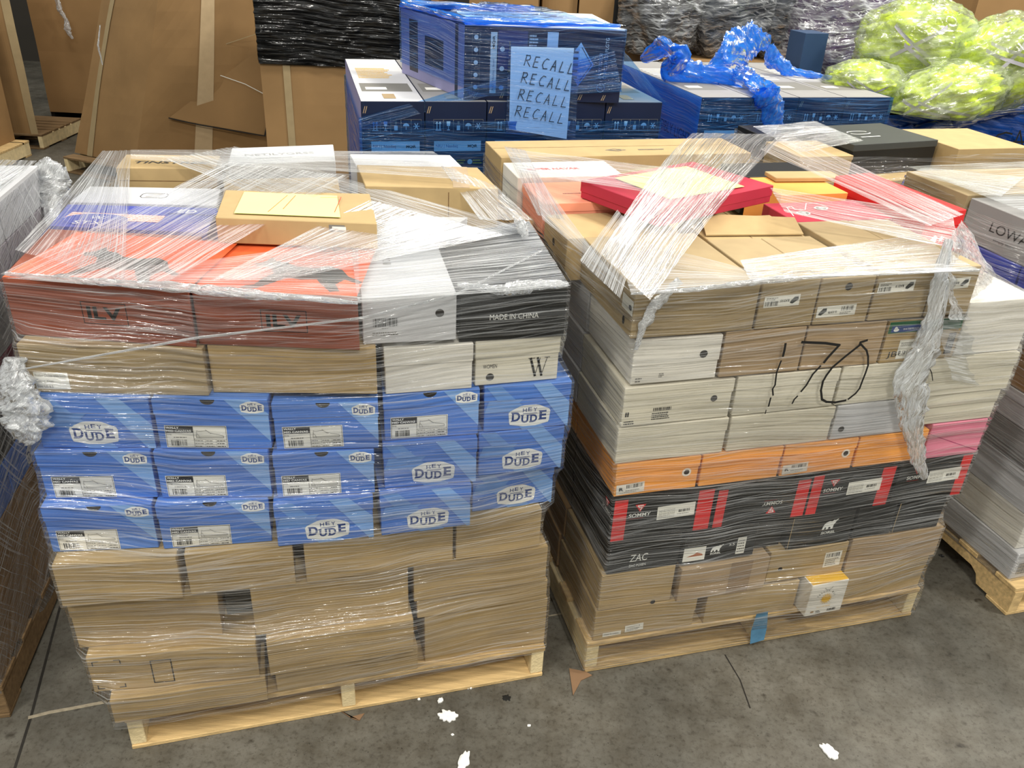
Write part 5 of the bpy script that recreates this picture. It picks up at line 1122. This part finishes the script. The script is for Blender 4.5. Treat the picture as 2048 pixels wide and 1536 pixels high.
# left rear row
a = xy((89, 228), .16); a = (a[0], a[1]+.12); gaylord([a, (a[0]+1.5, a[1]-.0), (a[0]+1.5, a[1]+1.0), (a[0]-.1, a[1]+1.0)], .1605, 1.95, 'tall kraft bulk box in the rear left corner, film strip hanging down it', seed=5, bulge=.02, m=KRD)
FH = ((a[0]-.03, a[1]+.05), 0.0); pallet(FH, 0, 1.5, 0, 1.0, 'dark pallet under the rear left bulk box', wood=mat('dark_pallet', (44, 40, 36), .8, .1), end_wood=mat('dark_pallet', (44, 40, 36)), h=.16)
crumple([aty((112, -10), a[1]-.12), aty((120, 20), a[1]-.12), aty((132, 38), a[1]-.12), aty((136, 60), a[1]-.12), aty((145, 78), a[1]-.12)], [.02, .024, .014, .03, .008], None, 'film_strip', seed=13, n=50, k=16, amp=.6)
o = bpy.data.objects['film_strip']; tag(o, 'torn strip of clear film hanging down the rear left bulk box', 'film')
b_ = xy((70, 268), .14); d1 = (b_[0]-.12, b_[1]+.0)
gaylord([(b_[0]-.9, b_[1]+.10), (b_[0]-.2, b_[1]+.0), b_, (b_[0]-.40, b_[1]+.70), (b_[0]-.9, b_[1]+.72)], .1405, 1.95, 'kraft bulk box left of the black gap, with a lighter edge strip', seed=7, bulge=.02, tapes=((1, .20, .07, KR2, 'crease'),), m=KRD)
pallet(((b_[0]-.86, b_[1]-.02), .0), .0, .93, 0.0, .8, 'pallet with slatted end under the bulk box left of the black gap', wood=WOOD3, h=.14)
c_ = xy((30, 280), .14); gaylord([(c_[0]-1.1, c_[1]-.6), (c_[0]+.02, c_[1]-.55), c_, (c_[0]-1.1, c_[1]+.02)], .1405, 1.15, 'kraft bulk box cut off by the left edge of the picture', seed=9, bulge=.01, m=KRD)
pallet(((c_[0]-1.08, c_[1]-.62), .0), 0, 1.2, .0, .64, 'wooden pallet with pale corner at the left edge, behind', wood=WOOD, h=.14)
# centre: kraft bulk box with black wrapped load
k0, k1 = aty((520, 130), 6.1), aty((830, 130), 6.1)
gaylord([(k0.x, 6.1), (k1.x+.4, 6.2), (k1.x+.4, 7.2), (k0.x-.02, 7.1)], .14, 1.175, 'kraft bulk box carrying the black wrapped load', seed=11, bulge=.015, m=KRD, tapes=((0, .18, .05, KR2, 'crease'),))
pallet(((k0.x, 6.12), .05), 0, 1.4, 0, 1.0, 'pallet under the kraft bulk box with the black load', wood=WOOD3, h=.1395)
bkf = film('black_stretch_film', (24, 24, 26), .9, 1.0, 1.6, 26, 1.0, white=(12, 12, 13), skew=.1, gloss=1.0, base=.06, rough=.12)
rt_ = empty('black_wrapped_load', ((k0.x+k1.x)/2, 6.6, 1.176), 'load wrapped in shiny black stretch film on a kraft bulk box', 'wrapped load')
Q_ = [Vector((k0.x+.00, 6.08)), Vector((k1.x+.02, 6.16)), Vector((k1.x, 7.1)), Vector((k0.x+.0, 7.05))]
P = MB(); P.prism([(q.x+.012*(1 if i in (0, 3) else -1), q.y+.012*(1 if i < 2 else -1)) for i, q in enumerate(Q_)], 1.18, 1.85, BK); P.obj('body', rt_)
STK['K'] = [(Q_, 1.178, 1.85)]; side_film('K', rt_, 1.178, 1.85, N=300, dz=.014, m=bkf, off=.004, amp=.008, part='film')
# kraft boxes behind the RECALL carton
kz = [aty((x, 90), 6.5).x for x in (985, 1075, 1150, 1218, 1246, 1310)]
gaylord([(kz[0], 6.5), (kz[1]-.01, 6.5), (kz[1]-.01, 7.3), (kz[0], 7.3)], .02, 1.9, 'narrow kraft bulk box behind the recall carton, left one', seed=13, bulge=.01, m=KRD)
gaylord([(kz[1]+.02, 6.6), (kz[2], 6.55), (kz[2], 7.3), (kz[1]+.02, 7.3)], .02, 1.9, 'kraft bulk box with rounded shadowed side behind the recall carton', seed=15, bulge=.03, m=KRD)
bx = gaylord([(kz[2]+.01, 6.5), (kz[5], 6.5), (kz[5], 7.3), (kz[2]+.01, 7.3)], .02, 1.9, 'kraft bulk box with a black printed strip down its face', seed=17, bulge=.0, m=KRD, tapes=((0, (kz[3]+kz[4])/2-kz[2], kz[4]-kz[3], INK, 'printed_strip'),))
f_ = Fr((kz[3], 6.478, 1.2), (1, 0, 0), (0, 0, 1), kz[4]-kz[3], .7); P = Pr(f_, d=.004); d = P.d
for i in range(9): P.d = d; P.disc(f_.w/2, .05+i*.07, .012 if i % 2 else .016, INKG, 8)
P.obj('printed_marks', bx)
# clear wrapped dark bundles
x0, x1, x2 = aty((1262, 120), 6.3).x, aty((1640, 120), 6.3).x, aty((1600, 120), 6.2).x
gaylord([(x0-.35, 6.15), (x0+1.0, 6.15), (x0+1.0, 7.0), (x0-.35, 7.0)], .02, 1.345, 'low kraft bulk box below the dark clear wrapped bundles', seed=19, bulge=.0, m=KRD) if 0 else None
gb = gaylord([(kz[5]+.02, 6.1), (x1+.1, 6.1), (x1+.1, 7.0), (kz[5]+.02, 7.0)], .02, 1.33, 'low kraft bulk box carrying the dark clear wrapped bundles', seed=19, bulge=.0, m=KRD)
DKM = mat('dark_textile', (52, 46, 44), .8, .5, 12, bump=.5); DKB = mat('slate_boxes', (58, 66, 78), .6, .3, 8); PUR = mat('purple_textile', (84, 56, 96), .7, .6, 12, bump=.5)
def bundle(c, r, seed, m, label, amp=.14, floor=1.3325, name='wrapped_bundle'):
    root = empty(name, (c[0], c[1], floor), label, 'bundle')
    blob(c, tuple(x*.95 for x in r), seed, m, 'contents', root, amp, 2.4, 60, 40, 0, .05, floor=floor+.006)
    blob(c, r, seed, FDARK, 'film', root, amp, 2.4, 72, 50, 0, .07, floor=floor)
    return root
bundle((x0+.20, 6.45, 1.62), (.30, .30, .42), 21, DKM, 'brown lumpy bundle in clear film behind the blue crumpled film')
bundle((x0+.66, 6.50, 1.70), (.34, .34, .46), 23, DKB, 'large dark slate bundle in clear film, tied in the middle')
bundle((x1-.16, 6.55, 1.70), (.34, .32, .48), 25, DKB, 'dark boxes in clear film right of the tied bundle')
xb = aty((1690, 120), 6.0).x
gaylord([(x1+.13, 5.9), (x1+1.1, 5.9), (x1+1.1, 6.8), (x1+.13, 6.8)], .02, 1.21, 'kraft bulk box hidden beneath the purple bundle', seed=23, bulge=.0, m=KRD)
bundle((xb, 6.25, 1.52), (.36, .32, .50), 27, PUR, 'purple and dark bundle in glittering clear film left of the yellow bags', floor=1.2125)
b = Box('plastic_bin', 'blue box corner sticking up behind the yellow bags', FU, [(-.02, .78), (.14, .78), (.14, .96), (-.02, .96)], 1.33, 1.60, mat('dull_blue', (44, 66, 96), .5, .05), stack='U2', cat='bin')
xr = aty((1950, 30), 6.9).x
gaylord([(xr, 6.9), (xr+1.3, 6.9), (xr+1.3, 7.9), (xr, 7.9)], .02, 1.95, 'kraft bulk box at the upper right corner behind the yellow bags', seed=29, bulge=.01, m=KRD)
for i, (xa, xe, yy) in enumerate(((-2.3, -.9, 8.9), (-.6, .7, 8.9), (.9, 2.2, 8.9), (2.4, 3.7, 8.9))):
    gaylord([(xa, yy), (xe, yy), (xe, yy+1), (xa, yy+1)], .02, 1.95, 'tall kraft bulk box in the farthest row, %s' % ('leftmost', 'second from left', 'third from left', 'rightmost')[i], seed=31+i, bulge=.02, m=KRD)
# ------------------------------------------------------------------ FLOOR
fm = bpy.data.materials.new('concrete'); fm.use_nodes = True; n = fm.node_tree.nodes; L = fm.node_tree.links; pb = n['Principled BSDF']; pb.inputs['Roughness'].default_value = .55; pb.inputs['Specular IOR Level'].default_value = .35
tc = n.new('ShaderNodeTexCoord')
def nz_(scale, det, lo, hi, c0, c1, rough=.6):
    a = n.new('ShaderNodeTexNoise'); a.inputs['Scale'].default_value = scale; a.inputs['Detail'].default_value = det; a.inputs['Roughness'].default_value = rough; L.new(tc.outputs['Object'], a.inputs['Vector'])
    r = n.new('ShaderNodeValToRGB'); r.color_ramp.elements[0].position = lo; r.color_ramp.elements[1].position = hi; r.color_ramp.elements[0].color = c0; r.color_ramp.elements[1].color = c1; L.new(a.outputs['Fac'], r.inputs[0]); return a, r
def mul(a, b):
    m = n.new('ShaderNodeMix'); m.data_type = 'RGBA'; m.blend_type = 'MULTIPLY'; m.inputs[0].default_value = 1; L.new(a, m.inputs[6]); L.new(b, m.inputs[7]); return m.outputs[2]
_, r1 = nz_(1.6, 6, .3, .7, s2l((78, 76, 69)), s2l((116, 112, 102)))
_, r2 = nz_(9, 8, .35, .62, s2l((205, 200, 192)), s2l((255, 255, 255)), .7)
_, r3 = nz_(60, 4, .28, .5, s2l((190, 186, 180)), s2l((255, 255, 255)), .7)
_, r4 = nz_(14, 3, .66, .74, (1, 1, 1, 1), s2l((160, 154, 146)), .5)
a_, r5 = nz_(150, 2, .69, .73, (1, 1, 1, 1), s2l((120, 116, 108)), .5)
L.new(mul(mul(mul(mul(r1.outputs[0], r2.outputs[0]), r3.outputs[0]), r4.outputs[0]), r5.outputs[0]), pb.inputs['Base Color'])
bp = n.new('ShaderNodeBump'); bp.inputs['Strength'].default_value = .15; bp.inputs['Distance'].default_value = .004; L.new(a_.outputs['Fac'], bp.inputs['Height']); L.new(bp.outputs[0], pb.inputs['Normal'])
P = MB(); P.add([(-14, -4, 0), (14, -4, 0), (14, 16, 0), (-14, 16, 0)], [[0, 1, 2, 3]], fm); tag(P.obj('floor'), kind='structure')
WALLM = mat('darkened_wall', (58, 54, 48), .8, .05, 3)  # wall colour darkened to stand in for shadow in the rear gap
P = MB(); P.box((-14, 13, 0), (14, 13.2, 7), WALLM); tag(P.obj('wall_back'), kind='structure')
def floorline(pts, w_, m, nm, z=.0008):
    Q = Pr(Fr((0, 0, z), (1, 0, 0), (0, 1, 0), 1, 1), d=0); Q.line([(atz(p, 0).x, atz(p, 0).y) for p in pts], w_, m); return Q.obj(nm)
JM = mat('joint_dark', (40, 37, 33), .9, .2, 40); JL = mat('joint_pale', (150, 140, 120), .9, .2, 60)
tag(floorline([(30, 1536), (62, 1434), (118, 1222), (150, 1110)], .008, JM, 'trim_1'), kind='structure'); tag(floorline([(60, 1435), (100, 1425), (150, 1416), (212, 1404)], .012, JL, 'trim_2', .0010), kind='structure')
tag(floorline([(1098, 1232), (1140, 1225), (1180, 1222)], .006, JL, 'trim_3'), kind='structure')
tag(floorline([(1450, 1310), (1480, 1360), (1500, 1416)], .004, JM, 'trim_4'), kind='structure')
# debris
FOAM = mat('white_foam', (244, 243, 238), .8, .06, 80)
def scrap(px, r, name, label, m, seed, t=.012, grp=None, asp=1.0, cat='debris', lump=.45, rot=0):
    c = atz(px, 0); P = MB(); R_ = random.Random(seed); N = 34; vs = []
    for i in range(N):
        a = 2*math.pi*i/N; q = 1+lump*noise.noise(Vector((math.cos(a)*2.4, math.sin(a)*2.4, seed*3.3)))+.10*math.sin(a*9+seed)
        x, y = r*q*math.cos(a), r*q*math.sin(a)*asp; vs.append((c.x+x*math.cos(rot)-y*math.sin(rot), c.y+x*math.sin(rot)+y*math.cos(rot)))
    k = [(x, y, .0006) for x, y in vs]+[(x, y, t*.6) for x, y in vs]+[(c.x+(x-c.x)*.6, c.y+(y-c.y)*.6, t*(.8+.3*R_.random())) for x, y in vs]+[(c.x, c.y, t*.7)]
    P.add(k, [[i, (i+1) % N, N+(i+1) % N, N+i] for i in range(N)]+[[N+i, N+(i+1) % N, 2*N+(i+1) % N, 2*N+i] for i in range(N)]+[[2*N+i, 2*N+(i+1) % N, 3*N] for i in range(N)], m)
    o = P.obj(name, loc=(c.x, c.y, 0)); return tag(o, label, cat, grp)
GF = 'white foam crumbs on the floor'
for px, r, asp, lb, rot in (((895, 1433), .026, .8, 'largest white foam crumb, on the floor before the left pallet', 0), ((939, 1375), .012, .6, 'white foam crumb nearest the left pallet', .3), ((881, 1402), .009, .8, 'small white foam crumb just above the largest one', 1), ((927, 1525), .014, 2.2, 'white foam piece at the bottom edge of the picture', -.3), ((1659, 1503), .017, 1.7, 'white foam piece at the lower right on the bright floor', .5), ((1058, 1452), .005, .8, 'tiny white crumb right of the largest foam piece', 0), ((905, 1470), .004, .8, 'tiny white speck below the largest foam piece', 0), ((838, 1399), .004, .9, 'tiny white speck left of the small crumb', 0), ((982, 1364), .003, .9, 'white speck right of the crumb nearest the pallet', 0)):
    scrap(px, r, 'foam_crumb', lb, FOAM, px[0] % 37, .009 if r > .008 else .005, GF, asp, rot=rot)
scrap((1013, 1396), .013, 'dark_scrap', 'flat dark scrap on the floor between the pallets', BK, 3, .002, None, .9)
scrap((1883, 1112), .010, 'dark_scrap', 'dark bit on the floor by the right pallet corner', BK, 5, .004, None, .8)
def cscrap(pts, label):
    P = MB(); v = [atz(p, .0) for p in pts]; N = len(v); P.add([(p.x, p.y, .001) for p in v]+[(p.x, p.y, .004) for p in v], [list(range(N))[::-1], list(range(N, 2*N))]+[[i, (i+1) % N, N+(i+1) % N, N+i] for i in range(N)], mat('scrap_card', (128, 100, 74), .85, .1)); c = v[0]
    tag(P.obj('cardboard_scrap', loc=(c.x, c.y, 0)), label, 'debris')
cscrap([(1138, 1338), (1172, 1345), (1184, 1352), (1162, 1362), (1146, 1392)], 'brown cardboard scrap at the corner of the load marked 170')
cscrap([(680, 1422), (700, 1436), (729, 1428), (719, 1442), (708, 1440)], 'small V shaped cardboard scrap below the left pallet')

for s in BOXES:
    for part, m_ in s.mb.items():
        o = m_.obj(part, s.root, bevel=s.bev)
        if part == 'lid':
            for k_, on in s.kids:
                if on == 'lid': k_.parent = o
